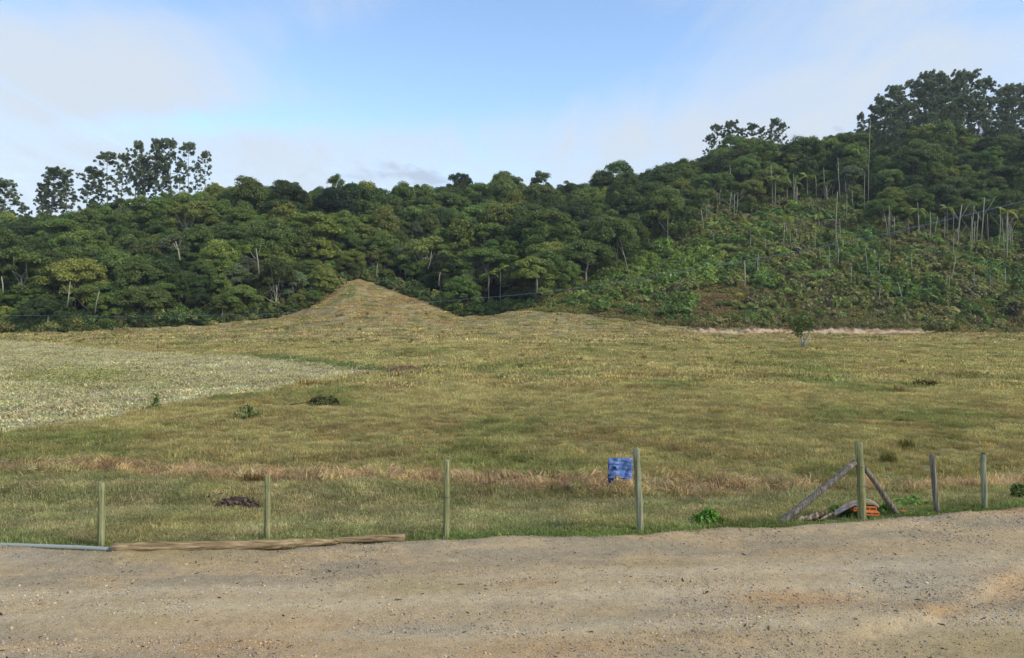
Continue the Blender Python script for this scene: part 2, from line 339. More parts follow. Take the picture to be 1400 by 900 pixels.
# rows near the road follow its edge, later ones are level arcs
pxg = cols_px[None, :]
Xe = np.array([0.0] * len(cols_px)); Ye = np.full(len(cols_px), 13.0)
for _ in range(8): Xe = (cols_px - CX) / F * Ye; Ye = edge(Xe)
Yg1 = Ye[None, :] + rows_q[:, None]; Yg = np.concatenate([Yg1, np.broadcast_to(Yrow2[:, None], (len(Yrow2), len(cols_px)))], 0)
Xg = (pxg - CX) / F * Yg; Zg = Hgt(Xg, Yg)
lt = landtint(Xg, Yg) * 0.62
terr = obj('field_and_hills', gridmesh('field_and_hills', Xg, Yg, Zg, M['land'], lt)); tag(terr, kind='structure')
me = bpy.data.meshes.new('ground'); R_ = 1600
me.from_pydata([(-R_, -R_, -4), (R_, -R_, -4), (R_, R_, -4), (-R_, R_, -4)], [], [(0, 1, 2, 3)]); me.materials.append(plain('distant_ground', S(90, 95, 55), 0.95, 0.1, 0.3, 0.02)); tag(obj('ground', me), kind='structure')

# ------------------------------------------------------------------ light haze of the valley
hm, t, o = newmat('valley_haze'); pv = t.nodes.new('ShaderNodeVolumePrincipled'); pv.inputs['Color'].default_value = (.86, .92, 1, 1); pv.inputs['Density'].default_value = 0.00013; pv.inputs['Anisotropy'].default_value = .3
t.links.new(pv.outputs[0], o.inputs['Volume']); HB = 1700
mb = MB(); mb.add([(x, y, z) for x in (-HB, HB) for y in (-HB, HB) for z in (-7, 140)], [(0, 1, 3, 2), (4, 6, 7, 5), (0, 4, 5, 1), (2, 3, 7, 6), (0, 2, 6, 4), (1, 5, 7, 3)])
tag(obj('haze', mb.build('haze', [hm])), kind='stuff')

# ------------------------------------------------------------------ gravel road
def roadz(X, Y):
    px, py = PX(X, Y), PY(0, Y)
    z = (fbm(X * 0.5, Y * 0.9, 15, 4) - 0.5) * 0.10 + (fbm(X * 3, Y * 3, 16, 3) - 0.5) * 0.045
    yl = np.interp(px, [900, 1060, 1180, 1240, 1330, 1390, 1500], [880, 872, 860, 842, 815, 778, 740]) + (fbm(X * 2.2, Y * 0 + 1, 18, 3) - 0.5) * 14
    z = z - 0.075 * sstep(-2, 9, py - yl) * sstep(930, 1120, px) + 0.02 * np.exp(-((py - yl + 9) / 7) ** 2) * sstep(1050, 1200, px)
    ed = edge(X); q = ed - Y
    z = z + 0.055 * np.exp(-((q - 0.35) / 0.3) ** 2) * (0.3 + 1.2 * fbm(X * 1.6, Y * 1.6, 19, 3)) - 0.13 * sstep(0.12, -0.15, q)
    z = z - 0.035 * np.exp(-((py - np.interp(px, [0, 700, 1400], [870, 850, 800])) / 14) ** 2)
    return z
def roadtint(X, Y):
    sh = X.shape; px, py = PX(X, Y), PY(0, Y)
    n_a, n_b, n_c = fbm(X * 0.3, Y * 1.3, 22, 4), fbm(X * 0.9, Y * 3.2, 23, 5), fbm(X * 7, Y * 7, 24, 2)
    c = np.broadcast_to(S(176, 157, 124), sh + (3,)).copy()
    c = mixc(c, S(158, 144, 118), sstep(0.45, 0.62, n_a)); c = mixc(c, S(178, 156, 120), sstep(0.5, 0.68, n_b) * 0.8)
    for yr_, wd_ in ((792, 9), (818, 8), (862, 12)): c = mixc(c, S(190, 174, 142), .7 * np.exp(-((py - yr_ - (px - 700) * -.035 - 10 * (n_a - .5)) / wd_) ** 2))
    def patch(x0, y0, wx, wy, col, amt):
        nonlocal c
        g_ = np.exp(-((px - x0) / wx) ** 2 - ((py - y0) / wy) ** 2) * (0.5 + n_b); c = mixc(c, np.asarray(col), np.clip(g_ * amt * .85, 0, 1))
    OR, MO, BR, GY = S(178, 142, 98), S(154, 138, 94), S(150, 128, 96), S(164, 154, 134)
    for a_ in ((340, 880, 190, 16, OR, .75), (80, 885, 130, 12, OR, .4), (570, 800, 90, 10, MO, .75), (430, 850, 100, 8, OR, .4), (1090, 815, 90, 11, OR, .75), (1280, 829, 45, 8, OR, .85), (1385, 795, 50, 22, OR, .6), (1350, 870, 190, 22, MO, .65), (1385, 699, 45, 5, OR, .8),
               (250, 762, 120, 8, MO, .7), (900, 770, 70, 6, MO, .5), (735, 795, 40, 6, OR, .5), (1250, 790, 110, 25, GY, .6), (150, 840, 90, 7, MO, .4), (930, 820, 70, 10, GY, .6), (560, 855, 80, 10, GY, .6), (760, 890, 140, 12, OR, .45), (1000, 870, 100, 8, BR, .5), (30, 765, 40, 6, GY, .8), (640, 780, 200, 14, BR, .3), (1130, 745, 200, 9, BR, .35)): patch(*a_)
    ed = edge(X); c = mixc(c, S(112, 108, 66), np.clip(np.exp(-((ed - Y) / 0.16) ** 2) * 0.7, 0, 1))
    return c * (0.9 + 0.2 * n_c[..., None]) * np.array([.97, .94, .89])
rx = np.concatenate([np.linspace(-60, -12, 40), np.arange(-11.9, 14, 0.085), np.linspace(14.2, 60, 40)])
rq = np.concatenate([np.array([-40, -25, -15, -8, -3, 0, 2, 4, 5.5, 6.5]), np.arange(7.0, 10.0, 0.075)])
tt = np.linspace(0, 1, 78)[1:]
Yq = np.concatenate([np.broadcast_to(rq[:, None], (len(rq), len(rx))), rq[-1] + (edge(rx)[None, :] + 0.12 - rq[-1]) * tt[:, None]], 0)
Xq = np.broadcast_to(rx[None, :], Yq.shape).copy()
Zq = np.where(Yq > 5, roadz(Xq, np.maximum(Yq, 5)), 0.0)
road = obj('gravel_road', gridmesh('gravel_road', Xq, Yq, Zq, M['gravel'], roadtint(Xq, np.maximum(Yq, 5)))); tag(road, kind='structure')

# ------------------------------------------------------------------ scattering (grass, gravel, far wood): one object each
def protos(name, meshes):
    c = bpy.data.collections.new(name)
    for i, me_ in enumerate(meshes): c.objects.link(bpy.data.objects.new(f'{name}_{i:02d}', me_))
    return c
def scatter(name, coll, pos, scale, rot, tint, pick, kind='stuff'):
    n = len(pos); me_ = bpy.data.meshes.new(name); me_.from_pydata(np.asarray(pos, float).tolist(), [], [])
    def put(nm, ty, key, arr): a_ = me_.attributes.new(nm, ty, 'POINT'); a_.data.foreach_set(key, np.asarray(arr, np.float32 if ty != 'INT' else np.int32).ravel())
    sc_ = np.asarray(scale, float)
    if sc_.ndim == 1: sc_ = np.repeat(sc_[:, None], 3, 1)
    put('size', 'FLOAT_VECTOR', 'vector', sc_); put('turn', 'FLOAT_VECTOR', 'vector', rot); put('tint', 'FLOAT_VECTOR', 'vector', tint); put('pick', 'INT', 'value', pick)
    o = obj(name, me_); gnt = bpy.data.node_groups.new(name, 'GeometryNodeTree')
    gnt.interface.new_socket('Geometry', in_out='INPUT', socket_type='NodeSocketGeometry'); gnt.interface.new_socket('Geometry', in_out='OUTPUT', socket_type='NodeSocketGeometry')
    A = gnt.nodes.new; gi, go, ip, ci = A('NodeGroupInput'), A('NodeGroupOutput'), A('GeometryNodeInstanceOnPoints'), A('GeometryNodeCollectionInfo')
    ci.inputs['Collection'].default_value = coll; ci.inputs['Separate Children'].default_value = True; ci.inputs['Reset Children'].default_value = True
    ip.inputs['Pick Instance'].default_value = True
    def named(nm, ty): q = A('GeometryNodeInputNamedAttribute'); q.data_type = ty; q.inputs['Name'].default_value = nm; return q.outputs['Attribute']
    K_ = gnt.links.new; er = A('FunctionNodeEulerToRotation')
    K_(gi.outputs[0], ip.inputs['Points']); K_(ci.outputs[0], ip.inputs['Instance']); K_(named('pick', 'INT'), ip.inputs['Instance Index'])
    K_(named('turn', 'FLOAT_VECTOR'), er.inputs[0]); K_(er.outputs[0], ip.inputs['Rotation']); K_(named('size', 'FLOAT_VECTOR'), ip.inputs['Scale']); K_(ip.outputs[0], go.inputs[0])
    md = o.modifiers.new('scatter', 'NODES'); md.node_group = gnt; tag(o, kind=kind); return o
def zrot(n, tilt=0.0): return np.stack([rng.normal(0, tilt + 1e-6, n), rng.normal(0, tilt + 1e-6, n), rng.random(n) * 6.283], 1)

# ---- grass
def blades(n, rad, h, w, lean, r_, seg=2):
    V = []; Fc = []
    for i in range(n):
        a_ = r_.random() * 6.283; rr = rad * math.sqrt(r_.random()); x, y = rr * math.cos(a_), rr * math.sin(a_)
        hh = h * (0.45 + 0.75 * r_.random()); ww = w * (0.6 + 0.8 * r_.random()); d = r_.random() * 6.283; l = lean * hh * (0.2 + 1.1 * r_.random())
        dx_, dy_ = math.cos(d), math.sin(d); sx_, sy_ = -dy_ * ww / 2, dx_ * ww / 2; k = len(V)
        V += [(x - sx_, y - sy_, -0.03), (x + sx_, y + sy_, -0.03), (x + dx_ * l * .35 + sx_ * .8, y + dy_ * l * .35 + sy_ * .8, hh * .62), (x + dx_ * l * .35 - sx_ * .8, y + dy_ * l * .35 - sy_ * .8, hh * .62), (x + dx_ * l, y + dy_ * l, hh * (1.0 - 0.3 * min(l / hh, 1)))]
        Fc += [(k, k + 1, k + 2, k + 3), (k + 3, k + 2, k + 4)]
    return V, Fc
def bladeset(name, k, *a_):
    r_ = []
    for i in range(k): mb = MB(); mb.add(*blades(*a_, np.random.default_rng(100 + i + len(name)))); r_.append(mb.build(name, [M['grass']]))
    return r_
def wedge(n, y0, y1, p=1.0, m_=60):
    """random places in view between two distances"""
    Y = (y0 ** p + (y1 ** p - y0 ** p) * rng.random(n)) ** (1 / p); px = -m_ + (1400 + 2 * m_) * rng.random(n); return (px - CX) / F * Y, Y
def put_grass(name, coll, X, Y, sc_, tint_, np_, tilt=0.08, dz_=0.0):
    scatter(name, coll, np.stack([X, Y, Hgt(X, Y) + dz_], 1), sc_, zrot(len(X), tilt), tint_, rng.integers(0, np_, len(X)))
def jit(t_, s=0.16): return t_ * np.clip(rng.normal(1, s, (len(t_), 1)), 0.5, 1.6) * np.clip(rng.normal(1, 0.05, (len(t_), 3)), .8, 1.2)
short = protos('short_grass', bladeset('short_grass', 4, 90, 0.28, 0.10, 0.009, 0.9))
mead = protos('meadow_grass', bladeset('meadow_grass', 5, 90, 0.34, 0.22, 0.013, 1.0))
far1 = protos('far_grass', bladeset('far_grass', 4, 90, 0.95, 0.26, 0.05, 1.1))
far2 = protos('farther_grass', bladeset('farther_grass', 4, 80, 1.9, 0.42, 0.14, 1.2))
BARE = [(*at(322, 695)[:2], .62), (*at(1110, 714)[:2], .38), (*at(1180, 706)[:2], .5), (*at(1140, 712)[:2], .3)]
X, Y = wedge(15000, 12.3, 20.5, 2, 100); ed = edge(X); dl = dryline(X, Y); okv = np.ones(len(X), bool)
for a_, b_, r_ in BARE: okv &= (X - a_) ** 2 + ((Y - b_) / .8) ** 2 > r_ * r_
keep = (Y > ed + 0.06 - 0.3 * fbm(X * 1.3, Y * 0, 99, 3)) & okv & (Y < dl - 0.45 + rng.normal(0, .15, len(X))) & (rng.random(len(X)) < 0.95)
pth = np.exp(-((Y - ed - 3.3) / 0.25) ** 2) * (PX(X, Y) > 380); keep &= rng.random(len(X)) > 0.75 * pth
X, Y = X[keep], Y[keep]
for bx_, by_ in ((138, 748), (365, 739), (609, 738), (876, 727), (1179, 712), (1281, 702), (1346, 696), (1066, 716), (1228, 705)):
    w_ = P(bx_, by_, (ZC + .04) * F / (by_ - HY)); X = np.append(X, w_.x + rng.normal(0, .13, 9)); Y = np.append(Y, w_.y + rng.normal(-.02, .07, 9))
tnt = jit(landtint(X, Y)); put_grass('verge_grass', short, X, Y, (0.5 + 0.6 * rng.random(len(X))) * (0.65 + 0.7 * fbm(X * .8, Y * .8, 91)), tnt, 4)
X, Y = wedge(3600, 16.5, 21.5, 2, 100); dl = dryline(X, Y) + (fbm(X * .35, Y * .22, 51, 4) - 0.5) * .9; keep = (np.abs(Y - dl) < 0.2 + 0.85 * fbm(X * .5, Y * .3, 55, 3)) & (rng.random(len(X)) < .95); X, Y = X[keep], Y[keep]
tnt = jit(landtint(X, Y), .2); put_grass('dry_grass', mead, X, Y, 0.5 + 0.55 * rng.random(len(X)), tnt, 5, 0.5)
X, Y = wedge(26000, 17, 46, 1.6, 80); keep = (Y > dryline(X, Y) + 0.3) & ~stub(X, Y); X, Y = X[keep], Y[keep]
tnt = jit(landtint(X, Y)); put_grass('meadow_grass', mead, X, Y, (0.42 + 0.4 * rng.random(len(X))) * (0.5 + 1.0 * fbm(X * .5, Y * .5, 92)) * (1 + .5 * sstep(24, 46, Y)), tnt, 5)
X, Y = wedge(14000, 42, 112, 1.7, 80); keep = ~stub(X, Y); X, Y = X[keep], Y[keep]
tnt = jit(landtint(X, Y)); put_grass('pasture_grass', far1, X, Y, (0.6 + 0.5 * rng.random(len(X))) * (0.5 + 1.0 * fbm(X * .3, Y * .3, 93)), tnt, 4)
X, Y = wedge(10000, 105, 240, 1.8, 200); pxx = PX(X, Y); Ybb = np.interp(pxx, _c[:, 0], _c[:, 2]); keep = ~stub(X, Y) & (Y < Ybb - 2.6); X, Y = X[keep], Y[keep]
tnt = jit(landtint(X, Y)); put_grass('far_pasture_grass', far2, X, Y, (0.5 + 0.5 * rng.random(len(X))) * (0.5 + 0.9 * fbm(X * .15, Y * .15, 94)), tnt, 4)
# brown and dark tussocks over the pasture
tus = protos('tussock_clump', bladeset('tussock_clump', 4, 70, 0.26, 0.42, 0.035, 0.7))
X, Y = wedge(900, 40, 205, 1.2, 60); dens = fbm(X * .06, Y * .06, 95); keep = ~stub(X, Y) & (Y < np.interp(PX(X, Y), _c[:, 0], _c[:, 2]) - 3) & (rng.random(len(X)) < sstep(.35, .65, dens)); X, Y = X[keep], Y[keep]
tnt = np.where(rng.random((len(X), 1)) < .6, S(136, 118, 80), S(116, 118, 72)) * (0.8 + .4 * rng.random((len(X), 1))); put_grass('brown_tussocks', tus, X, Y, (0.35 + 0.55 * rng.random(len(X))) * (1 + Y / 160), tnt, 4, .1)
# stubble of a harvested maize field: broken stalks in rows over pale litter
X, Y = wedge(17000, 24, 128, 1.6, 60); keep = stub(X, Y); X, Y = X[keep], Y[keep]
tnt = jit(landtint(X, Y), .1); put_grass('stubble_litter', far1, X, Y, np.stack([.7 + .5 * rng.random(len(X)), .7 + .5 * rng.random(len(X)), .28 + .3 * rng.random(len(X))], 1), tnt, 4, .1)
stm = []
for i in range(6):
    r_ = np.random.default_rng(300 + i); mb = MB(); h1 = .28 + .25 * r_.random(); b = r_.normal(0, .06, 2)
    pts = [(0, 0, -.05), (b[0] * .5, b[1] * .5, h1 * .55), (b[0], b[1], h1)]
    if i % 2: d = r_.random() * 6.28; l = .2 + .3 * r_.random(); pts.append((b[0] + math.cos(d) * l, b[1] + math.sin(d) * l, h1 - .05 - .2 * r_.random()))
    mb.add(*tube(pts, [.014, .012, .010, .008][:len(pts)], 4)); d = r_.random() * 6.28
    mb.add(*tube([(b[0] * .5, b[1] * .5, h1 * .5), (math.cos(d) * .16, math.sin(d) * .16, h1 * .55), (math.cos(d) * .28, math.sin(d) * .28, h1 * .25)], [.012, .014, .004], 3)); stm.append(mb.build('maize_stalk', [M['stalk']]))
X, Y = wedge(4200, 24, 120, 1.4, 60); X = np.round((X + .25 * Y) / .9) * .9 - .25 * Y + rng.normal(0, .22, len(X)); keep = stub(X, Y) & (rng.random(len(X)) < .25 + 1.1 * fbm(X * .25, Y * .25, 96)); X, Y = X[keep], Y[keep]
put_grass('maize_stubble', protos('maize_stalk', stm), X, Y, (0.5 + .45 * rng.random(len(X))) * (1 + Y / 200), jit(np.broadcast_to(S(178, 168, 134), (len(X), 3)), .15), 6, .22)

# ---- gravel
gm, t, o = newmat('gravel_stone'); at_ = t.nodes.new('ShaderNodeAttribute'); at_.attribute_type = 'INSTANCER'; at_.attribute_name = 'tint'
principled(t, o, at_.outputs['Color'], 0.9, 0.15); stones = []
import bmesh
for i in range(6):
    bm = bmesh.new(); bmesh.ops.create_icosphere(bm, subdivisions=1, radius=1); r_ = random.Random(i)
    for v in bm.verts: v.co *= r_.uniform(.7, 1.15); v.co.z *= .6; v.co.x *= 1.2
    me_ = bpy.data.meshes.new('gravel_stone'); bm.to_mesh(me_); bm.free(); me_.materials.append(gm); stones.append(me_)
n = 120000; Yv = 7.4 + (15.3 - 7.4) * rng.random(n) ** 0.85; pxv = -80 + 1560 * rng.random(n); Xv = (pxv - CX) / F * Yv
dens = fbm(Xv * .7, Yv * 1.4, 97, 4); keep = (Yv < edge(Xv) + .1) & (rng.random(n) < .2 + 1.0 * sstep(.4, .65, dens)); Xv, Yv = Xv[keep], Yv[keep]; n = len(Xv)
szs = np.clip(np.exp(rng.normal(math.log(.0066), .42, n)), .0035, .026); base = roadtint(Xv, Yv) * np.clip(rng.normal(0.98, .22, (n, 1)), .35, 1.7); gy = rng.random((n, 1)) < .25
base = np.where(gy, base.mean(1, keepdims=True) * np.array([1.0, .97, .92]), base)
dk = rng.random(n) < .045; base = np.where(dk[:, None], S(74, 60, 46) * rng.uniform(.6, 1.5, (n, 1)), base); szs = np.where(dk, szs * 1.15, szs)
scatter('road_gravel', protos('gravel_stone', stones), np.stack([Xv, Yv, roadz(Xv, Yv) + szs * .25], 1), szs[:, None] * np.where(dk[:, None], np.array([2.2, .7, .5]), np.array([1., 1, 1])), zrot(n, .4), base, rng.integers(0, 6, n))

# ---- cut bank of bare pinkish soil
bpx = np.arange(922, 1288, 1.5); rows = np.linspace(0, 1, 9); Yb_ = np.interp(bpx, _c[:, 0], _c[:, 2]) - 3.5 + (fbm(bpx * .03, bpx * 0, 7, 3) - .5) * 1.6
Bx, By, Bz = [], [], []
env = sstep(922, 950, bpx) * (1 - sstep(1245, 1287, bpx)) * np.clip(.45 + .5 * fbm(bpx * .3, bpx * 0 + 3, 8, 3) + .25 * (fbm(bpx * .03, bpx * 0, 11, 2) - .5), .3, 1.0); x0 = (bpx - CX) / F * Yb_; z0 = Hgt(x0, Yb_)
for r in rows: y_ = Yb_ + r * 1.1 + (fbm(bpx * .15, bpx * 0 + r * 4, 12, 3) - .5) * .6; Bx.append((bpx - CX) / F * y_); By.append(y_); Bz.append(z0 - .25 + (r ** .8) * (1.75 + .25) * env * (1.0))
Bx, By, Bz = map(np.array, (Bx, By, Bz)); nb = fbm(Bx * .6, Bz * 2, 13, 4)
bc = mixc(np.broadcast_to(S(182, 158, 132), Bx.shape + (3,)), S(150, 118, 92), sstep(.5, .7, nb)); bc = mixc(bc, S(110, 88, 62), sstep(.8, 1, np.broadcast_to(rows[:, None], Bx.shape)) * .7)
tag(obj('soil_bank', gridmesh('soil_bank', Bx, By, Bz, groundmat('bare_soil', 3, 1, .7, 1.2, .5, .1), bc)), kind='structure')

# ------------------------------------------------------------------ trees
def limbmesh(mb, h, r0, targets, r_, mat=0, seg=6, bend=.3):
    n = 5; off = np.cumsum(r_.normal(0, bend / 3, (n, 2)), 0); off[0] = 0
    path = [(off[i, 0], off[i, 1], -.4 + (h + .4) * i / (n - 1)) for i in range(n)]; mb.add(*tube(path, [r0 * (1.25 if i == 0 else 1 - .5 * i / (n - 1)) for i in range(n)], seg), mat)
    top = np.array(path[-1])
    for tg in targets:
        tg = np.asarray(tg); s = np.array(path[r_.integers(2, n)]); mid = s * .5 + tg * .5 + np.array([0, 0, -.12 * np.linalg.norm(tg - s)]) + r_.normal(0, .2, 3)
        mb.add(*tube([s, mid, tg], [r0 * .42, r0 * .28, r0 * .1], 4, False), mat)
def broadleaf(seed, shape):
    r_ = np.random.default_rng(seed); crown, trunk = MB(), MB()
    R, h, top, nc, flat = dict(flat=(4.5, 5.6, 3.4, 34, .6), round=(3.9, 4.4, 4.8, 40, .75), narrow=(2.7, 4.6, 6.0, 30, .8), ragged=(4.2, 5.6, 4.4, 20, .6))[shape]
    cs = []
    for i in range(nc):
        a_ = i * 2.39996 + r_.random() * .7; q = math.sqrt((i + .5) / nc); el = math.acos(min(q, 1)) if q < 1 else 0
        rr = R * q * r_.uniform(.82, 1.08); zz_ = h + top * math.sin(el) * r_.uniform(.75, 1.1) - (0.5 if q > .8 else 0) * r_.random() * 2.2
        c = np.array([rr * math.cos(a_), rr * math.sin(a_), zz_]); cs.append(c); rad = R * r_.uniform(.15, .34)
        crown.add(*leaves(c, (rad * 1.15, rad * 1.15, rad * flat * 1.35), int(400 * (rad / 1.2) ** 1.7) + 50, .16 * r_.uniform(.85, 1.2), r_, upb=.4, rnd=.6, shell=.45))
    if True:
        for i in range(9 if shape in ('round', 'narrow') else 6):
            a_ = r_.random() * 6.28; c = np.array([R * .8 * math.cos(a_), R * .8 * math.sin(a_), h - r_.uniform(.8, 3.2)]); crown.add(*leaves(c, (1.2, 1.2, 1.0), 260, .165, r_)); cs.append(c)
    limbmesh(trunk, h + .5, .2 if shape != 'narrow' else .15, [cs[j] for j in r_.choice(len(cs), 9, False)], r_)
    return crown, trunk
def joined(a_, b_): j = MB(); j.add(np.concatenate(a_.v), a_.f, 0); j.add(np.concatenate(b_.v), b_.f, 1); return j
SHAPES = ['flat', 'flat', 'flat', 'round', 'round', 'round', 'narrow', 'narrow', 'ragged', 'ragged', 'flat', 'round', 'ragged', 'narrow']
raw = [broadleaf(500 + i, s) for i, s in enumerate(SHAPES)]
BARKS = ['pale_bark', 'bark', 'bark', 'bark', 'dark_bark', 'dark_bark', 'bark', 'dark_bark', 'pale_bark', 'pale_bark', 'pale_bark', 'bark', 'pale_bark', 'bark']
TREE = [(c.build('crown', [M['leaf']]), t_.build('trunk', [M[BARKS[i]]], True)) for i, (c, t_) in enumerate(raw)]
MASS = protos('wood_tree', [joined(c, t_).build('wood_tree', [M['leaf'], M[BARKS[i]]]) for i, (c, t_) in enumerate(raw)])

def eucalypt(seed, h, dense):
    r_ = np.random.default_rng(seed); crown, trunk = MB(), MB(); lean = r_.normal(0, .35, 2)
    path = [np.array([lean[0] * (i / 6) ** 2 * 2 + r_.normal(0, .1), lean[1] * (i / 6) ** 2 * 2 + r_.normal(0, .1), -.5 + (h * .97 + .5) * i / 6]) for i in range(7)]
    trunk.add(*tube(path, [.26 * (1 - i / 7.2) for i in range(7)], 6))
    nb = int(17 * dense)
    for b in range(nb + 2):
        q = (b + r_.random()) / nb if b < nb else .98; q = min(q, .99); z0 = h * (.40 + .53 * q); k = min(z0 / (h * .97), .98) * 6; i = int(k); s0 = path[i] * (1 - k + i) + path[min(i + 1, 6)] * (k - i)
        a_ = b * 2.4 + r_.random() * 1.2; ln = (1.2 + 2.9 * math.sin(math.pi * (.22 + .66 * q))) * r_.uniform(.55, 1.15); up = ln * r_.uniform(.35, .9)
        tip = s0 + np.array([math.cos(a_) * ln, math.sin(a_) * ln, up]); mid = s0 * .5 + tip * .5 + np.array([0, 0, -.12 * ln]); trunk.add(*tube([s0, mid, tip], [.09 * (1.2 - q * .6), .055, .025], 4, False))
        for c_ in range(r_.integers(5, 10)):
            u = r_.uniform(.45, 1.08); c = s0 + (tip - s0) * u + r_.normal(0, .5, 3); rad = r_.uniform(.28, .72)
            crown.add(*leaves(c, (rad, rad, rad * .9), int(95 * (rad / .5) ** 1.6) + 15, .14, r_, aspect=2.8, shell=.15, upb=.3, low=-.8, rnd=.9))
    for c_ in range(11):
        d = unit(r_.normal(size=(1, 3)))[0]; c = path[6] + d * np.array([1.7, 1.7, 1.3]) * r_.uniform(.4, 1.0) + np.array([0, 0, -.4]); rad = r_.uniform(.6, .95)
        crown.add(*leaves(c, (rad, rad, rad * .85), 190, .14, r_, aspect=2.8, shell=.15, upb=.3, low=-.8, rnd=.9))
    return crown.build('crown', [M['euc']]), trunk.build('trunk', [M['pale_bark']], True)
EUC = [eucalypt(700, 25, 1.4), eucalypt(701, 25, .9), eucalypt(702, 25, 1.15), eucalypt(703, 25, .75), eucalypt(704, 25, 1.75)]

CNT = {}
def tree(name, meshes, loc, sc_, rz, tint_, label, cat, group, parts=('trunk', 'crown')):
    e_ = obj(name, None, None, loc); e_.empty_display_size = .5; e_.rotation_euler = (0, 0, rz); e_.scale = sc_ if hasattr(sc_, '__len__') else (sc_,) * 3
    tag(e_, label, cat, group); cr, tr = meshes
    t_ = obj('trunk', tr, e_); c_ = obj('crown', cr, e_); c_['tint'] = [float(q) for q in tint_]; return e_

FX = [  # along the forest and the clearing
 (892, 340, 872, 293, .22, 'leaning pale trunk at the dark forest edge', 0), (862, 380, 846, 322, .17, 'thin curved trunk below the leaning pale trunk', 1), (1018, 398, 1018, 356, .22, 'thick pale broken trunk standing mid-slope', 0), (1036, 385, 1036, 352, .16, 'slim pale trunk right of the broken one', 0), (1001, 282, 998, 225, .14, 'very tall thin pale trunk rising out of the canopy', 0),
 (929, 310, 917, 278, .2, 'forked pale trunk at the top of the thicket', 2), (985, 290, 983, 264, .15, 'slim pale trunk at the forest edge above the thicket', 0), (1143, 352, 1145, 262, .16, 'tall bare stem at the middle of the clearing', 1), (1152, 345, 1148, 300, .12, 'thin bare stem beside the tall one in the clearing', 0), (1167, 402, 1164, 365, .12, 'bent thin stem low on the slope', 1), (1170, 404, 1169, 385, .14, 'short pale stump stem beside the bent one', 0),
 (1237, 420, 1227, 385, .14, 'kinked bare pale stem low on the right slope', 0), (1186, 385, 1183, 338, .10, 'very thin bare stem right of the clearing middle', 0), (1202, 385, 1203, 355, .09, 'hair-thin stem on the right slope', 0), (1218, 318, 1216, 278, .17, 'pale straight trunk at the right forest edge', 0), (1231, 320, 1217, 290, .16, 'leaning pale trunk crossing the straight one', 2), (1270, 336, 1272, 290, .15, 'pale trunk left of the forked tree at the right', 0), (1276, 332, 1282, 296, .14, 'second pale trunk left of the forked tree', 1),
 (1290, 335, 1292, 296, .13, 'thin pale trunk close to the forked tree', 0), (1309, 330, 1315, 280, .24, 'stout pale forked trunk at the right forest edge', 3), (1304, 326, 1304, 288, .12, 'thin stem touching the stout forked trunk', 0), (1329, 338, 1332, 282, .15, 'tall straight pale trunk right of the forked tree', 0), (1341, 340, 1346, 270, .19, 'tall pale trunk with two limbs near the palm', 2), (1351, 335, 1350, 292, .11, 'thin trunk left of the yellow-green palm', 0), (1297, 398, 1307, 350, .12, 'grey slanted stem on the lower right slope', 0), (1298, 416, 1297, 400, .13, 'short pale stick in the lower right shrubs', 0),
 (1076, 280, 1076, 248, .2, 'pale trunk below the clearing top palm', 1), (1088, 284, 1090, 256, .2, 'second pale trunk below the clearing top palm', 0), (1116, 276, 1115, 240, .22, 'thick pale trunk at the top of the clearing', 0), (1108, 274, 1106, 246, .15, 'thin pale trunk left of the thick one', 0), (1056, 286, 1054, 225, .15, 'tall thin trunk left of the clearing top', 1), (1187, 290, 1190, 162, .12, 'very tall slim white trunk in front of the eucalyptus stand', 0), (1070, 345, 1073, 305, .12, 'bare stem in the upper left clearing', 0), (1089, 340, 1089, 312, .10, 'thin bare stem right in the upper clearing', 0), (1374, 360, 1370, 300, .12, 'slanted thin trunk beside the yellow-green palm', 0), (1377, 345, 1378, 300, .1, 'second thin trunk by the yellow-green palm', 0)]
PALMS = [(1377, 300, 365), (1085, 255, 280), (1060, 250, 285), (1104, 248, 276), (1128, 255, 276), (976, 312, 338), (1256, 290, 330), (1295, 288, 328), (880, 322, 345), (668, 380, 402), (684, 372, 400)]
CLEAR = [(q[0], solveY(q[0], q[1], 150)) for q in FX] + [(q[0], solveY(q[0], q[2], 150)) for q in PALMS]
# forest points: jittered rows over the slopes
FE = np.array([(720, 424), (760, 412), (790, 398), (850, 380), (900, 346), (950, 318), (1000, 300), (1050, 290), (1100, 280), (1150, 274), (1185, 296), (1210, 325), (1260, 332), (1330, 340), (1400, 337), (1700, 330)], float)
def forest_ok(X, Y):
    px = PX(X, Y); Yb = np.interp(px, _c[:, 0], _c[:, 2]); Yr = np.interp(px, _c[:, 0], _c[:, 4]); gy = PY(Hgt(X, Y), Y)
    edge_ = np.where(px < 715, Y > Yb + 1.5 - 7.5 * np.exp(-((px - 440) / 26) ** 2), gy < np.interp(px, FE[:, 0], FE[:, 1])); return edge_ & (Y < Yr + 25)
gx, gy_ = np.meshgrid(np.arange(-260, 330, 5.6), np.arange(178, 400, 5.8)); gx = gx + (np.arange(gx.shape[0])[:, None] % 2) * 2.3
fx = (gx + rng.uniform(-2.3, 2.3, gx.shape)).ravel(); fy = (gy_ + rng.uniform(-2.3, 2.3, gx.shape)).ravel()
pxf = PX(fx, fy); k = forest_ok(fx, fy) & (pxf > -170) & (pxf < 1560); fx, fy, pxf = fx[k], fy[k], pxf[k]
k = np.ones(len(fx), bool)
for a_, b_ in CLEAR: k &= ~((np.abs(pxf - a_) < 15) & (fy > b_ - 16) & (fy < b_ + 1.5))
k &= ~((np.abs(pxf - 789) < 11) & (fy < 262)); fx, fy, pxf = fx[k], fy[k], pxf[k]
fz = Hgt(fx, fy)
TONES = [('dark green', S(78, 96, 52), .32), ('mid green', S(100, 118, 60), .36), ('yellowish green', S(124, 134, 66), .18), ('grey green', S(106, 116, 84), .14)]
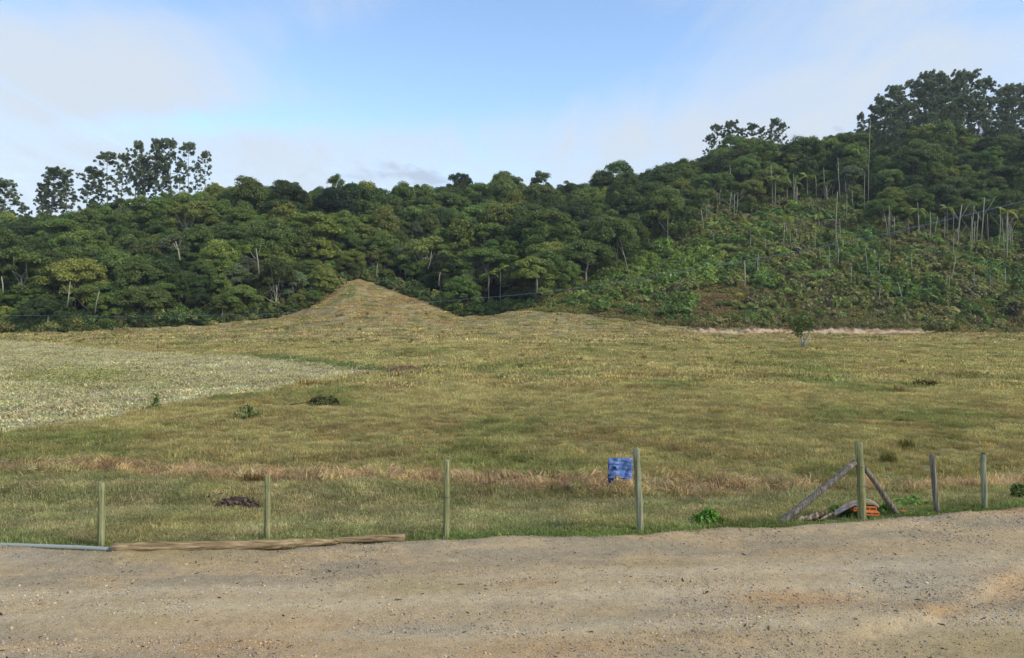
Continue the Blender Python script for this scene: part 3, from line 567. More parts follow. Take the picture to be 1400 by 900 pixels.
tone_n = np.clip(fbm(fx * .07, fy * .07, 111, 3) * .7 + rng.random(len(fx)) * .55 - .12, 0, .999); cum = np.cumsum([q[2] for q in TONES]); tone = np.searchsorted(cum, tone_n * .999)
tone = np.clip(tone, 0, 3)
pk = rng.integers(0, 14, len(fx)); fs = np.clip(np.exp(rng.normal(.06, .27, len(fx))), .55, 1.75); fs *= np.where(pxf > 1180, .92, 1)
rq_ = np.interp(pxf, _c[:, 0], _c[:, 4]) - fy; fs = np.where(rq_ < 22, np.clip(fs, .7, 1.12), fs); pk = np.where((rq_ < 22) & np.isin(pk, [6, 7, 13]), 3, pk)
front = fy - np.interp(pxf, _c[:, 0], _c[:, 2])
FT = np.array([TONES[i][1] for i in tone]) * np.clip(rng.normal(1, .2, (len(fx), 1)), .55, 1.5) * np.clip(rng.normal(1, .05, (len(fx), 3)), .88, 1.12)
vis = (pxf > -10) & (pxf < 1410)
# the ones that show largest: nearest and at the forest front
score = fy + np.where(vis, 0, 1e4); order = np.argsort(score); ind = order[:300]; rest = order[300:]
COLN = [(-99, 60, 'left of the broad eucalyptus'), (60, 130, 'below the broad eucalyptus'), (130, 215, 'below the dense eucalyptus row'), (215, 300, 'below the thin end eucalyptus'), (300, 370, 'under the rounded hilltop'), (370, 430, 'just left of the grass spur'), (430, 490, 'above the grass spur peak'),
        (490, 560, 'along the spur right side'), (560, 640, 'at the spur right foot'), (640, 700, 'on the middle hill left'), (700, 760, 'on the middle hill right'), (760, 830, 'by the dark valley fold'), (830, 900, 'near the leaning pale trunk'), (900, 1000, 'above the bright green thicket'), (1000, 1100, 'below the small eucalyptus group'), (1100, 1190, 'atop the cleared slope'), (1190, 1290, 'below the large eucalyptus stand'), (1290, 1500, 'near the hill right end')]
rowsY = np.array([PY(fz[i], fy[i]) for i in ind]); lab = []
SHN = dict(flat='flat-topped', round='rounded', narrow='narrow', ragged='open ragged')
for j, i in enumerate(ind):
    place = next(n_ for a_, b_, n_ in COLN if a_ <= pxf[i] < b_)
    dfront = front[i]; band = 'forest-edge' if dfront < 9 else 'second-row' if dfront < 20 else 'inner'
    lab.append(f'{TONES[tone[i]][0]} {SHN[SHAPES[pk[i]]]} {band} tree {place}')
def uniq(labels, pxs, sizes):
    out_ = list(labels); by = {}
    for j, l in enumerate(labels): by.setdefault(l, []).append(j)
    W2 = ['leftmost', 'second from left', 'third from left', 'fourth from left', 'fifth from left', 'sixth from left', 'seventh from left', 'eighth from left', 'ninth from left', 'tenth from left', 'eleventh from left', 'twelfth from left']
    for l, js in by.items():
        if len(js) == 1: continue
        js.sort(key=lambda j: pxs[j])
        for q, j in enumerate(js):
            w = ('left one of two' if q == 0 else 'right one of two') if len(js) == 2 else ('rightmost' if q == len(js) - 1 else W2[min(q, 11)])
            out_[j] = f'{l}, {w}'
    return out_
lab = uniq(lab, pxf[ind], None)
for j, i in enumerate(ind):
    low = front[i] < 7 and pxf[i] < 720
    s = fs[i] * (.85 if low else 1); tree('forest_tree', TREE[pk[i]], (fx[i], fy[i], fz[i] - (1.8 * s if low else .3)), (s * random.uniform(.9, 1.3), s * random.uniform(.9, 1.3), s * random.uniform(.82, 1.1)), random.random() * 6.28, FT[i], lab[j], 'tree', 'trees of the forest on the hills')
ri = np.array(rest); scatter('far_wood', MASS, np.stack([fx[ri], fy[ri], fz[ri] - .3], 1), fs[ri][:, None] * rng.uniform(.85, 1.25, (len(ri), 3)), zrot(len(ri), .05), FT[ri], pk[ri])

def landmark(px, py, k, s, tint_, label):
    Y = solveC(px, py, 9 * s[2]); g_ = ground(px, Y); tree('forest_tree', TREE[k], (g_.x, g_.y, g_.z - .3), s, random.random() * 6, tint_, label, 'tree', 'trees of the forest on the hills')
landmark(460, 262, 4, (1.9, 1.9, 1.75), S(52, 66, 44), 'big dark dense dome-shaped tree on the skyline above the grass spur')
landmark(246, 322, 0, (1.45, 1.45, 1.25), S(104, 112, 78), 'wide grey-green umbrella tree with white forked trunk on the left hill')
landmark(840, 308, 3, (1.6, 1.6, 1.4), S(74, 92, 54), 'large dark rounded tree at the right side of the valley fold')
landmark(745, 348, 4, (1.5, 1.5, 1.35), S(96, 118, 62), 'large mid green rounded tree at the left side of the valley fold')
landmark(655, 262, 8, (1.5, 1.5, 1.2), S(80, 96, 64), 'open spreading tree breaking the skyline on the middle hill')

# eucalyptus: row on the left ridge, small group on the right ridge, tall stand at the right
ETONE = S(112, 124, 98)
def euc(px, ytop, Y, hpx, k, label, group, wide=1.0):
    h = hpx / F * Y; z = ZC - (ytop - HY) / F * Y - h; s = h / 25
    tree('eucalyptus_tree', EUC[k], ((px - CX) / F * Y, Y, z), (s * wide, s * wide, s), random.random() * 6.28, ETONE * random.uniform(.8, 1.2), label, 'tree', group)
GL = 'eucalyptus trees along the left ridge'
for px, yt, hp, k, wd, lb in ((8, 247, 90, 4, 1.3, 'eucalyptus by the left edge with a rounded drooping crown'), (-22, 262, 80, 0, 1.3, 'eucalyptus cut by the left edge of the view'), (36, 282, 60, 2, 1.0, 'low small eucalyptus beside the one at the left edge'),
        (70, 230, 98, 4, 1.25, 'broad full eucalyptus standing alone left of the row'), (92, 236, 90, 2, 1.1, 'eucalyptus leaning on the right side of the broad one'), (58, 252, 70, 0, 1.0, 'shorter eucalyptus on the left side of the broad one'), (118, 229, 88, 2, 1.0, 'dark eucalyptus at the left start of the ridge row'), (146, 208, 100, 3, 1.2, 'airy eucalyptus with a thin arching top, left part of the row'),
        (134, 234, 75, 0, 1.0, 'low dense eucalyptus under the airy arching one'), (166, 212, 92, 2, .9, 'eucalyptus just left of the tallest dense pair'), (185, 194, 110, 2, .85, 'slim eucalyptus with a detached round top in the row'), (197, 216, 86, 4, 1.1, 'dense dark eucalyptus filling the middle of the row'), (213, 191, 112, 4, .9, 'tall eucalyptus with the densest crown of the ridge row'),
        (222, 215, 86, 0, 1.0, 'lower dense eucalyptus right of the densest crown'), (234, 190, 114, 1, .8, 'highest thin eucalyptus with a flat top and bare trunk'), (257, 195, 104, 3, .95, 'eucalyptus with small top tuft and gap below, row right'), (280, 207, 86, 3, .8, 'thin sparse eucalyptus at the right end of the row'), (245, 220, 70, 1, .8, 'short sparse eucalyptus between the last tall thin ones'), (270, 225, 60, 3, .7, 'shortest wispy eucalyptus near the right end of the row')):
    euc(px, yt, 292, hp + 10, k, lb, GL, wd * .92)
for px, yt, hp, k, wd, lb in ((969, 185, 50, 3, .9, 'sparse low eucalyptus at the left end of the small group'), (981, 170, 60, 1, .9, 'eucalyptus with a small round top, second in the small group'), (998, 166, 60, 0, 1.0, 'dense round eucalyptus left of the middle of the small group'), (1012, 176, 50, 2, .9, 'lower eucalyptus in the middle of the small group'), (1028, 170, 56, 1, 1.0, 'eucalyptus right of the middle of the small group'), (1043, 176, 48, 2, .8, 'small eucalyptus in the dip of the small group'), (1056, 163, 60, 4, .8, 'tallest leafy eucalyptus at the right of the small group'), (1070, 168, 55, 3, .9, 'last eucalyptus at the right end of the small group')):
    euc(px, yt, 358, hp + 22, k, lb, 'small eucalyptus group on the right ridge', wd)
ST = []
top = lambda p: np.interp(p, [1160, 1175, 1190, 1220, 1240, 1270, 1290, 1330, 1350, 1366, 1385, 1400, 1440], [185, 168, 140, 122, 110, 99, 99, 97, 108, 122, 116, 108, 106])
for row, (Y, dy, n) in enumerate(((330, 0, 19), (318, 14, 15), (308, 30, 12), (299, 48, 9))):
    for i in range(n):
        p = 1172 + row * 7 + (1425 - 1172 - row * 7) * (i + random.uniform(.1, .9)) / n; ST.append((p, float(top(p)) + dy + random.uniform(-3, 9), Y + random.uniform(-3, 3), row))
ELOOK = ['full', 'thin', 'medium', 'sparse', 'dense']; RW = ['in the back row', 'in the second row', 'in the third row', 'in the front row']
ST = [q for q in ST if q[0] < 1318 or q[3] == 0 or random.random() < .4]
ks = [random.choice([0, 2, 3, 2, 1] if r_ < 2 else [0, 2, 1]) for _, _, _, r_ in ST]
elab = uniq([f'{ELOOK[k_]} eucalyptus {RW[q[3]]}, tall stand ' + ('left' if q[0] < 1250 else 'middle' if q[0] < 1330 else 'right') for q, k_ in zip(ST, ks)], [q[0] for q in ST], None)
for q, k_, lb in zip(ST, ks, elab):
    gz = float(Hgt((q[0] - CX) / F * q[2], q[2])); hp = (PY(gz, q[2]) - q[1]); euc(q[0], q[1], q[2], hp + 4, k_, lb, 'tall eucalyptus stand on the right hill', .95 if hp < 110 else .85)

# ------------------------------------------------------------------ shrubs of the cleared slope and the forest foot
def shrubmesh(seed, R, H, n, size, aspect=1.8):
    r_ = np.random.default_rng(seed); mb = MB(); st_ = MB()
    for i in range(n):
        a_ = r_.random() * 6.28; q = math.sqrt(r_.random()); c = (R * q * math.cos(a_), R * q * math.sin(a_), H * (.25 + .6 * (1 - q * q) * r_.uniform(.5, 1.1)))
        mb.add(*leaves(c, (R * .33, R * .33, H * .24), 60, size, r_, aspect=aspect, low=-.8)); st_.add(*tube([(0, 0, -.2), (c[0] * .4, c[1] * .4, c[2] * .55), c], [.05, .035, .015], 4, False))
    return mb, st_
SHR = [shrubmesh(800 + i, *q) for i, q in enumerate(((1.6, 1.9, 14, .26), (1.3, 2.6, 13, .30), (2.2, 1.8, 18, .26), (1.2, 1.6, 10, .38, 2.6), (1.8, 2.4, 15, .42, 2.4)))]
SHM = [(a_.build('foliage', [M['shrub']]), b_.build('stem', [M['bark']])) for a_, b_ in SHR]
SHJ = protos('undergrowth_shrub', [joined(a_, b_).build('undergrowth_shrub', [M['shrub'], M['bark']]) for a_, b_ in SHR])
def shrub(name, loc, s, k, tint_, label, cat='shrub', group='shrubs of the cleared slope'):
    e_ = obj(name, None, None, loc); e_.rotation_euler.z = random.random() * 6.28; e_.scale = s if hasattr(s, '__len__') else (s,) * 3; tag(e_, label, cat, group)
    f_ = obj('foliage', SHM[k][0], e_); f_['tint'] = [float(q) for q in tint_]; obj('stem', SHM[k][1], e_); return e_
BRT, GRN, OLV, BRN, YEL = S(134, 156, 82), S(112, 134, 76), S(142, 148, 90), S(150, 148, 104), S(184, 180, 96)
# countless undergrowth over the cleared slope and under the forest rim
n = 5200; pu = 700 + 760 * rng.random(n); Yu = 184 + 100 * rng.random(n) ** 1.2; Xu = (pu - CX) / F * Yu; zu = Hgt(Xu, Yu); yu = PY(zu, Yu)
k = (Yu > np.interp(pu, _c[:, 0], _c[:, 2]) + .3) & (yu > np.interp(pu, FE[:, 0], FE[:, 1]) - 25) & ~((((pu - 985) / 42) ** 2 + ((yu - 414) / 24) ** 2 < 1) & (rng.random(n) < .93)) & ~((pu < 900) & (yu > 405) & (rng.random(n) < .75)); Xu, Yu, zu, pu, yu = [q[k] for q in (Xu, Yu, zu, pu, yu)]
nn_ = fbm(Xu * .12, Yu * .12, 121, 3); cu = np.where((nn_ < np.where(pu > 1000, .36, .27))[:, None], BRN * .8, np.where((nn_ < np.where(pu > 1000, .58, .48))[:, None], OLV * .85, GRN * .95)); bl = np.exp(-((pu - 900) / 70) ** 2 - ((yu - 362) / 26) ** 2); cu = mixc(cu, BRT, np.clip(bl * 1.8, 0, 1)); cu = np.where((yu > 428)[:, None] & (rng.random((len(cu), 1)) < .4), BRN, cu)
cu = np.where(rng.random((len(cu), 1)) < .10, BRT * .9, cu); su = rng.uniform(.45, 1.5, len(Xu)) * np.where(yu > 425, .65, 1) * np.where(pu < 900, .75, 1)
gx2 = 760 * rng.random(12000) + 715; gY2 = np.interp(gx2, _c[:, 0], _c[:, 2]) - .6 + 75 * rng.random(12000) ** 1.4; gX2 = (gx2 - CX) / F * gY2; gt2 = jit(np.where((fbm(gX2 * .15, gY2 * .15, 131, 3) < .5)[:, None], S(150, 142, 98), S(136, 142, 86)))
gp2 = PY(Hgt(gX2, gY2), gY2); br2 = np.exp(-((gx2 - 985) / 40) ** 2 - ((gp2 - 415) / 22) ** 2) + .8 * np.exp(-((gx2 - 880) / 90) ** 2 - ((gp2 - 430) / 9) ** 2) + .6 * np.exp(-((gp2 - 442) / 7) ** 2) * (gx2 > 900)
gt2 = mixc(gt2, S(142, 124, 94), np.clip(br2, 0, 1) * .9)
kk = PY(Hgt(gX2, gY2), gY2) > np.interp(gx2, FE[:, 0], FE[:, 1]) - 10
put_grass('slope_grass', far2, gX2[kk], gY2[kk], .7 + .6 * rng.random(kk.sum()), gt2[kk], 4, .2)
nb_ = 190; pb = rng.uniform(905, 1300, nb_); Yb2 = np.interp(pb, _c[:, 0], _c[:, 2]) + rng.uniform(-1.3, .9, nb_); Xb2 = (pb - CX) / F * Yb2
Xu, Yu, zu, cu, su = np.append(Xu, Xb2), np.append(Yu, Yb2), np.append(zu, Hgt(Xb2, Yb2) + .1), np.concatenate([cu, np.where(rng.random((nb_, 1)) < .6, BRN * .8, OLV * .8)]), np.append(su, rng.uniform(.25, .6, nb_))
scatter('slope_undergrowth', SHJ, np.stack([Xu, Yu, zu], 1), su, zrot(len(Xu), .05), jit(cu, .18), rng.integers(0, 5, len(Xu)))
n = 900; pu = -60 + 790 * rng.random(n); Yu = np.interp(pu, _c[:, 0], _c[:, 2]) + 6 * rng.random(n) - 1.2; Xu = (pu - CX) / F * Yu; zu = Hgt(Xu, Yu)
scatter('forest_foot_undergrowth', SHJ, np.stack([Xu, Yu, zu], 1), rng.uniform(.3, 1.5, n) * np.where((Yu - np.interp(pu, _c[:, 0], _c[:, 2])) < .5, .5, 1), zrot(n, .05), jit(mixc(np.broadcast_to(GRN * .72, (n, 3)), OLV * .8, (rng.random(n) < .3) * 1.0), .2), rng.integers(0, 5, n))
# shrubs one can tell apart
for px, py, s, k, c, lb in ((868, 430, 1.35, 2, GRN * .95, 'low wide green shrub, lower left on the brown patch of slope'), (922, 432, 1.7, 2, GRN * .9, 'largest dark green shrub beside the bare soil bank'), (944, 416, 1.3, 4, BRT * .9, 'bright green shrub right above the largest one'), (1010, 408, .8, 3, YEL, 'small yellow-green shrub right of the bare brown slope'),
        (1024, 418, .85, 3, YEL * .9, 'second small yellow-green shrub lower by the pale posts'), (952, 388, .8, 3, YEL * .75, 'pale yellowish shrub at the top of the brown slope'), (828, 420, .7, 3, YEL * .8, 'tiny yellow shrub at the foot of the slope'), (1062, 392, 1.2, 4, BRT, 'bright large-leaved shrub above the small field tree'), (1213, 402, 1.1, 4, BRT * .85, 'bright leafy shrub beside the bent bare stem'),
        (1330, 432, 1.5, 2, GRN * .9, 'rounded green shrub at the slope foot near the right'), (1290, 398, 1.5, 4, BRT * .7, 'mid-slope leafy green shrub right of the middle'), (1385, 436, 1.6, 1, S(84, 82, 62), 'grey-brown twiggy shrub at the right edge of the slope'), (1290, 455, 1.6, 2, OLV * .7, 'dark low shrub at the right end of the soil bank')):
    shrub('slope_shrub', at(px, py), s, k, c, lb)

# bright large-leaved thicket: young trees
thick = []
for i in range(34):
    px = random.uniform(815, 965); t_ = (px - 815) / 150; py = np.interp(px, [815, 850, 900, 965], [405, 392, 372, 345]) + random.uniform(-16, 24)
    thick.append((px, py, random.uniform(.9, 1.5), random.choice([1, 3, 4, 4]), random.choice([BRT, BRT * .8, GRN * 1.1])))
tl = uniq([('tall' if q[2] > 1.2 else 'low') + ' bright green bush in the thicket ' + ('at its lower left' if q[0] < 865 else 'in its middle' if q[0] < 915 else 'at its upper right') for q in thick], [q[0] for q in thick], None)
for q, lb in zip(thick, tl): shrub('thicket_bush', at(q[0], q[1]), q[2], q[3], q[4], lb, 'bush', 'bright green thicket on the slope')

# ------------------------------------------------------------------ palms
def frondmesh(L_, droop, r_, n=13):
    mb = MB(); pts = []
    for i in range(7): t_ = i / 6; pts.append((L_ * t_ * (1 - .12 * t_), 0, L_ * (.55 * t_ - droop * t_ * t_)))
    mb.add(*tube(pts, [.035 * (1 - .8 * i / 6) for i in range(7)], 3, False))
    for i in range(n):
        t_ = .15 + .85 * (i + .5) / n; j = min(int(t_ * 6), 5); u = t_ * 6 - j; p = np.array(pts[j]) * (1 - u) + np.array(pts[j + 1]) * u; ll = .75 * math.sin(math.pi * min(.2 + .75 * t_, .97)) * L_ / 2.6
        for s in (-1, 1): tip = p + np.array([ll * .45, s * ll, -ll * .45 + r_.normal(0, .06)]); mb.add([p + (-.10, 0, 0), p + (.16, 0, 0), tip], [(0, 1, 2)])
    return mb.build('frond', [M['palm']])
FRO = [frondmesh(2.7, d, np.random.default_rng(int(d * 100))) for d in (.55, .85, 1.2)]
def ptrunk(seed):
    r_ = random.Random(seed); mb = MB(); mb.add(*tube([(r_.uniform(-.02, .02) * i, r_.uniform(-.02, .02) * i, -.08 + 1.08 * i / 6) for i in range(6)] + [(0, 0, 1)], [.13, .11, .10, .10, .095, .09, .08], 6)); return mb
PTR = [ptrunk(i).build('trunk', [M['pale_bark']], True) for i in range(3)]
def palm(base, h, s, tint_, label, nf=10, group='palms on the hillsides'):
    e_ = obj('palm_tree', None, None, base); e_.rotation_euler.z = random.random() * 6.28; tag(e_, label, 'palm', group)
    t_ = obj('trunk', random.choice(PTR), e_); t_.scale = (s, s, h)
    for i in range(nf):
        f_ = obj('frond', FRO[[1, 2, 0][i % 3]], e_, (0, 0, h)); f_.rotation_euler = (random.uniform(-.15, .15), random.uniform(-.2, .25) - (.45 if i % 3 == 2 else 0), i * 2.39996); f_.scale = (s,) * 3; f_['tint'] = [float(q) for q in np.asarray(tint_) * random.uniform(.85, 1.15)]
def palm_px(px, ytop, ybase, Y, s, tint_, label, nf=10, fix=True):
    Y = solveC(px, ytop, 8.5) if Y < 0 else solveY(px, ybase, 150); b_ = ground(px, Y); b_.z -= .2; zt = ZC - (ytop - HY) / F * Y; palm(b_, zt - b_.z, s, tint_, label, nf)
PG = S(130, 148, 84)
palm_px(1377, 290, 365, 186, 1.25, S(150, 156, 78), 'yellow-green palm with a wide crown on a tall thin trunk', 9)
palm_px(1386, 398, 425, 182, 1.1, S(74, 88, 56), 'short dark palm with upright fronds at the right edge', 8)
for px, yt, yb, Y, s, lb in ((462, 318, 342, -1, 1.3, 'palm among the trees above the grass spur'), (522, 335, 352, -1, 1.2, 'low palm right above the grass spur'), (536, 330, 350, -1, 1.2, 'palm leaning right above the grass spur'), (556, 338, 352, -1, 1.1, 'small palm right of the grass spur'), (668, 375, 400, -1, 1.2, 'palm with pale trunk on the middle hill foot'), (684, 368, 396, -1, 1.2, 'palm at the right of the middle hill foot'),
        (752, 290, 310, -1, 1.5, 'palm halfway up by the dark valley fold'), (700, 350, 372, -1, 1.1, 'palm on the lower middle hill'), (318, 368, 390, -1, 1.0, 'palm with bare trunk in the forest left of the spur'), (1085, 250, 280, 262, 1.5, 'palm with crown over the pale trunks at clearing top'), (1060, 246, 285, 262, 1.3, 'palm left of the clearing top palms'), (1104, 242, 276, 265, 1.3, 'palm right of the clearing top palms'), (1128, 252, 276, 262, 1.3, 'palm at the right end of the clearing top'),
        (976, 308, 338, 222, 1.1, 'palm at the upper rim of the bright thicket'), (1026, 312, 345, 222, 1.2, 'palm mid-slope above the pale posts'), (1046, 318, 352, 218, 1.1, 'palm mid-slope right of the pale posts'), (1075, 300, 330, 222, 1.1, 'palm high on the cleared slope'), (925, 348, 368, 205, 1.0, 'palm at the top of the bright thicket'), (880, 318, 345, 240, 1.1, 'palm below the dark trees right of the leaning trunk'),
        (1256, 288, 330, 205, 1.1, 'palm between the pale trunks at the right forest edge'), (1295, 285, 328, 205, 1.0, 'palm beside the forked pale trunk at the right'), (840, 396, 410, 196, .9, 'small palm at the foot of the dark forest'), (796, 402, 416, 200, .9, 'small palm at the mouth of the valley')):
    palm_px(px, yt, yb, Y, s * 1.05, PG * random.uniform(.8, 1.15), lb)

# ------------------------------------------------------------------ bare pale trunks and dead stems
def stem(pts, r0, label, name='bare_tree', mat='pale_bark', branches=(), group='bare pale trunks on the hillsides'):
    mb = MB(); mb.add(*tube(pts, [r0 * (1 - .55 * i / (len(pts) - 1)) for i in range(len(pts))], 6))
    for b_ in branches: mb.add(*tube(b_, [r0 * .5, r0 * .35, r0 * .15][:len(b_)], 4))
    o = obj(name, mb.build(name, [M[mat]], True)); tag(o, label, 'bare tree', group); return o
def stem_px(px0, y0, px1, y1, r0, label, fork=0, Y=None, mat='pale_bark'):
    Y = Y or solveY(px0, y0, 150); a_ = P(px0, y0 + 3, Y); b_ = P(px1, y1, Y); mid = a_ * .5 + b_ * .5 + Vector((random.uniform(-.25, .25), random.uniform(-.2, .2), 0)); br = []
    for i in range(fork):
        s = a_ * (.45 - .1 * (i % 2)) + b_ * (.55 + .1 * (i % 2)); d = (b_ - a_).length; e_ = s + Vector(((1 if i % 2 else -1) * d * random.uniform(.15, .3), random.uniform(-1, 1), d * random.uniform(.25, .45))); br.append([s, s * .5 + e_ * .5 + Vector((0, 0, -.2)), e_])
    stem([a_, mid, b_], r0, label, branches=br, mat=mat)
for q in FX:
    stem_px(*q[:5], q[5], q[6])
EX_T = []
for i in range(34):
    px0 = random.uniform(1195, 1398) if i < 16 else random.uniform(905, 1185); y0 = float(np.interp(px0, FE[:, 0], FE[:, 1])) + random.uniform(-3, 9); hh = random.uniform(26, 58); EX_T.append((px0, y0, px0 + random.gauss(0, 3.2), y0 - hh, random.uniform(.08, .17), 'tall' if hh > 42 else 'shorter', 'at the right forest edge' if i < 16 else 'at the upper forest edge'))
for i in range(30):
    px0 = random.uniform(985, 1380); y0 = random.uniform(float(np.interp(px0, FE[:, 0], FE[:, 1])) + 14, 425); hh = random.uniform(14, 46); EX_T.append((px0, y0, px0 + random.gauss(0, 2.5), y0 - hh, random.uniform(.06, .12), 'tall' if hh > 30 else 'short', 'on the ' + ('upper slope' if y0 < 350 else 'lower slope')))
EL = uniq([f"{q[5]} {'straight' if abs(q[2] - q[0]) < 2.5 else 'leaning'} bare stem {q[6]}" + (' left half' if q[0] < 1180 else ' right half') for q in EX_T], [q[0] for q in EX_T], None)
for q, lb in zip(EX_T, EL): stem_px(*q[:5], lb, random.choice([0, 0, 1, 2]))
for px0, y0, px1, y1, r0, lb, fk in ((92, 416, 96, 385, .17, 'short pale trunk inside the forest by the left edge', 2), (130, 425, 136, 398, .14, 'slim leaning pale trunk in the left forest front', 0), (65, 456, 66, 433, .12, 'thin pale post-like trunk at the left forest foot', 0), (246, 353, 240, 330, .22, 'pale forked trunk under a flat crown on the left hill', 3), (4, 398, 2, 378, .2, 'pale stub trunk at the left edge', 0),
        (354, 372, 350, 340, .2, 'pale branching trunk left of the grass spur', 3), (516, 386, 516, 360, .15, 'straight pale trunk standing at the grass spur top', 0), (600, 388, 602, 372, .15, 'short pale trunk right of the spur', 0), (585, 365, 590, 345, .14, 'thin forked pale trunk right of the spur', 2), (734, 398, 734, 378, .18, 'pale trunk at the foot of the middle hill', 0), (303, 433, 304, 418, .12, 'thin pale trunk at the forest foot left of spur', 0)):
    stem_px(px0, y0, px1, y1, r0, lb, fk, Y=np.interp(px0, _c[:, 0], _c[:, 2]) - .3)

# ------------------------------------------------------------------ small tree in the pasture
b0 = at(1099, 476); tm, cm = MB(), MB(); r_ = np.random.default_rng(77)
Yt = b0.y; u = Yt / F
tm.add(*tube([(0, 0, -.15), (.1 * u * 10, 0, 8 * u), (7 * u, 0, 17 * u), (9 * u, 0, 30 * u)], [.24, .19, .12, .06], 8)); tm.add(*tube([(-.2, .1, -.1), (-.15, .1, 7 * u), (-.3, .2, 18 * u)], [.17, .14, .06], 6))
for cx_, cz_, rx_, rz_, n in ((-2, 32, 15, 13, 420), (5, 40, 12, 9, 300), (-8, 40, 11, 9, 260), (-5, 22, 8, 8, 200), (10, 33, 10, 9, 200), (-14, 31, 8, 7, 160), (2, 48, 8, 5, 140)): cm.add(*leaves((cx_ * u, r_.normal(0, .3), cz_ * u), (rx_ * u, rx_ * u * .9, rz_ * u), int(n * .85), .15, r_, low=-1.0, shell=.3))
e_ = obj('small_tree', None, None, b0); tag(e_, 'small bushy tree with split pale trunk alone in the pasture', 'tree'); obj('trunk', tm.build('trunk', [M['pale_bark']], True), e_); c_ = obj('crown', cm.build('crown', [M['leaf']]), e_); c_['tint'] = [float(q) for q in S(98, 112, 62)]

# ------------------------------------------------------------------ fence along the road
M['post'] = wood('greenish_post', S(78, 76, 48), S(140, 138, 96), S(178, 172, 132), 34, .05)
M['oldpost'] = wood('weathered_post', S(62, 54, 46), S(120, 110, 100), S(168, 158, 148), 34, .06)
M['greypost'] = wood('pale_grey_post', S(88, 88, 66), S(144, 144, 116), S(176, 174, 150), 34, .05)
M['logm'] = wood('brown_log', S(58, 44, 32), S(156, 130, 98), S(200, 176, 140), 30, .06, True)
M['wire'] = plain('rusty_wire', S(92, 82, 74), .6, .4, .2)
def postmesh(name, base, topv, r0, mat, seed, sunk=.35):
    d = topv - base; mb = MB(); r_ = random.Random(seed); n = 9; pts, rad = [], []
    for i in range(n): t_ = i / (n - 1); pts.append(base - d.normalized() * sunk + (d + d.normalized() * sunk) * t_ + Vector((r_.uniform(-1, 1), r_.uniform(-1, 1), 0)) * .006); rad.append(r0 * (1.05 - .1 * t_) * r_.uniform(.97, 1.03))
    pts.append(topv + d.normalized() * .012 + Vector((r_.uniform(-.01, .01), 0, 0))); rad.append(r0 * .72)
    v, f_ = tube(pts, rad, 14, True, .035, seed); mb.add(v - np.array(tuple(base)), f_); me_ = mb.build(name, [M[mat]], True); return me_
GP = 'round wooden posts along the road edge'
posts = [(138, 750, 139, 660, 4.7, 'post', 'short greenish post behind the joint of pipe and log'), (365, 741, 366, 650, 4.1, 'post', 'slim yellowish green post behind the middle of the log'), (609, 739, 612, 630, 4.6, 'post', 'upright post right of the log end with a wire mark'), (876, 729, 870, 614, 4.7, 'greypost', 'leaning split post right of the blue garment'),
         (1281, 703, 1274, 622, 3.7, 'oldpost', 'dark weathered leaning post right of the braced post'), (1346, 697, 1344, 621, 3.9, 'greypost', 'pale grey post, last one at the right')]
PB = []
for i, (bx, by, tx, ty, w, mt, lb) in enumerate(posts):
    Y = (ZC + .04) * F / (by - HY); b_, t_ = P(bx, by, Y), P(tx, ty, Y); o = obj('fence_post', postmesh('fence_post', b_, t_, w / F * Y, mt, i), None, b_); tag(o, lb, 'post', GP); PB.append((b_, t_))
# wire turned round the third post
def ringat(b_, t_, py, r0, parent, px0):
    u = 0.5
    for q in np.linspace(0, 1, 200):
        p = b_ * (1 - q) + t_ * q
        if PY(p.z, p.y) <= py: break
    pts = [p - b_ + Vector((math.cos(a_) * r0, math.sin(a_) * r0, random.uniform(-.004, .004) + .004 * a_)) for a_ in np.linspace(0, 6.6, 15)]
    mb = MB(); mb.add(*tube(pts, [.004] * 15, 4)); obj('wire_wrap', mb.build('wire_wrap', [M['wire']]), parent)
    return p
f3 = [o for o in COL.objects if o.name.startswith('fence_post')]
w3 = ringat(*PB[2], 681, .066, f3[2], 0)
# braced corner post
Yc = (ZC + .03) * F / (713 - HY); cb, ct = P(1179, 713, Yc), P(1174, 605, Yc)
e_ = obj('braced_post', None, None, cb); tag(e_, 'thick greenish corner post propped by two slanting logs', 'post', GP)
obj('post', postmesh('post', cb, ct, 5.5 / F * Yc, 'post', 31), e_)
for (x0, y0, x1, y1, yq0, yq1, rr, sd) in ((1066, 717, 1169, 632, Yc - .15, Yc + .02, 5.0, 41), (1228, 706, 1184, 642, Yc + .45, Yc + .03, 4.2, 42)):
    a_, b_ = P(x0, y0, yq0), P(x1, y1, yq1); mb = MB(); r__ = random.Random(sd); n = 10; pts = [a_ + (b_ - a_) * (i / (n - 1)) + Vector((r__.uniform(-1, 1), r__.uniform(-1, 1), r__.uniform(-1, 1))) * .008 - cb for i in range(n)]
    pts = [pts[0] - (pts[1] - pts[0]) * .35] + pts
    mb.add(*tube(pts, [rr / F * Yc * (1.02 - .18 * i / n) for i in range(n + 1)], 11, True, .06, sd)); o = obj('brace', mb.build('brace', [M['oldpost']], True), e_); o['label'] = 'long rough brace log on the left' if sd == 41 else 'short brace log on the right'
wc1 = ringat(cb, ct, 640, .083, e_, 0); wc2 = ringat(cb, ct, 666, .083, e_, 0)
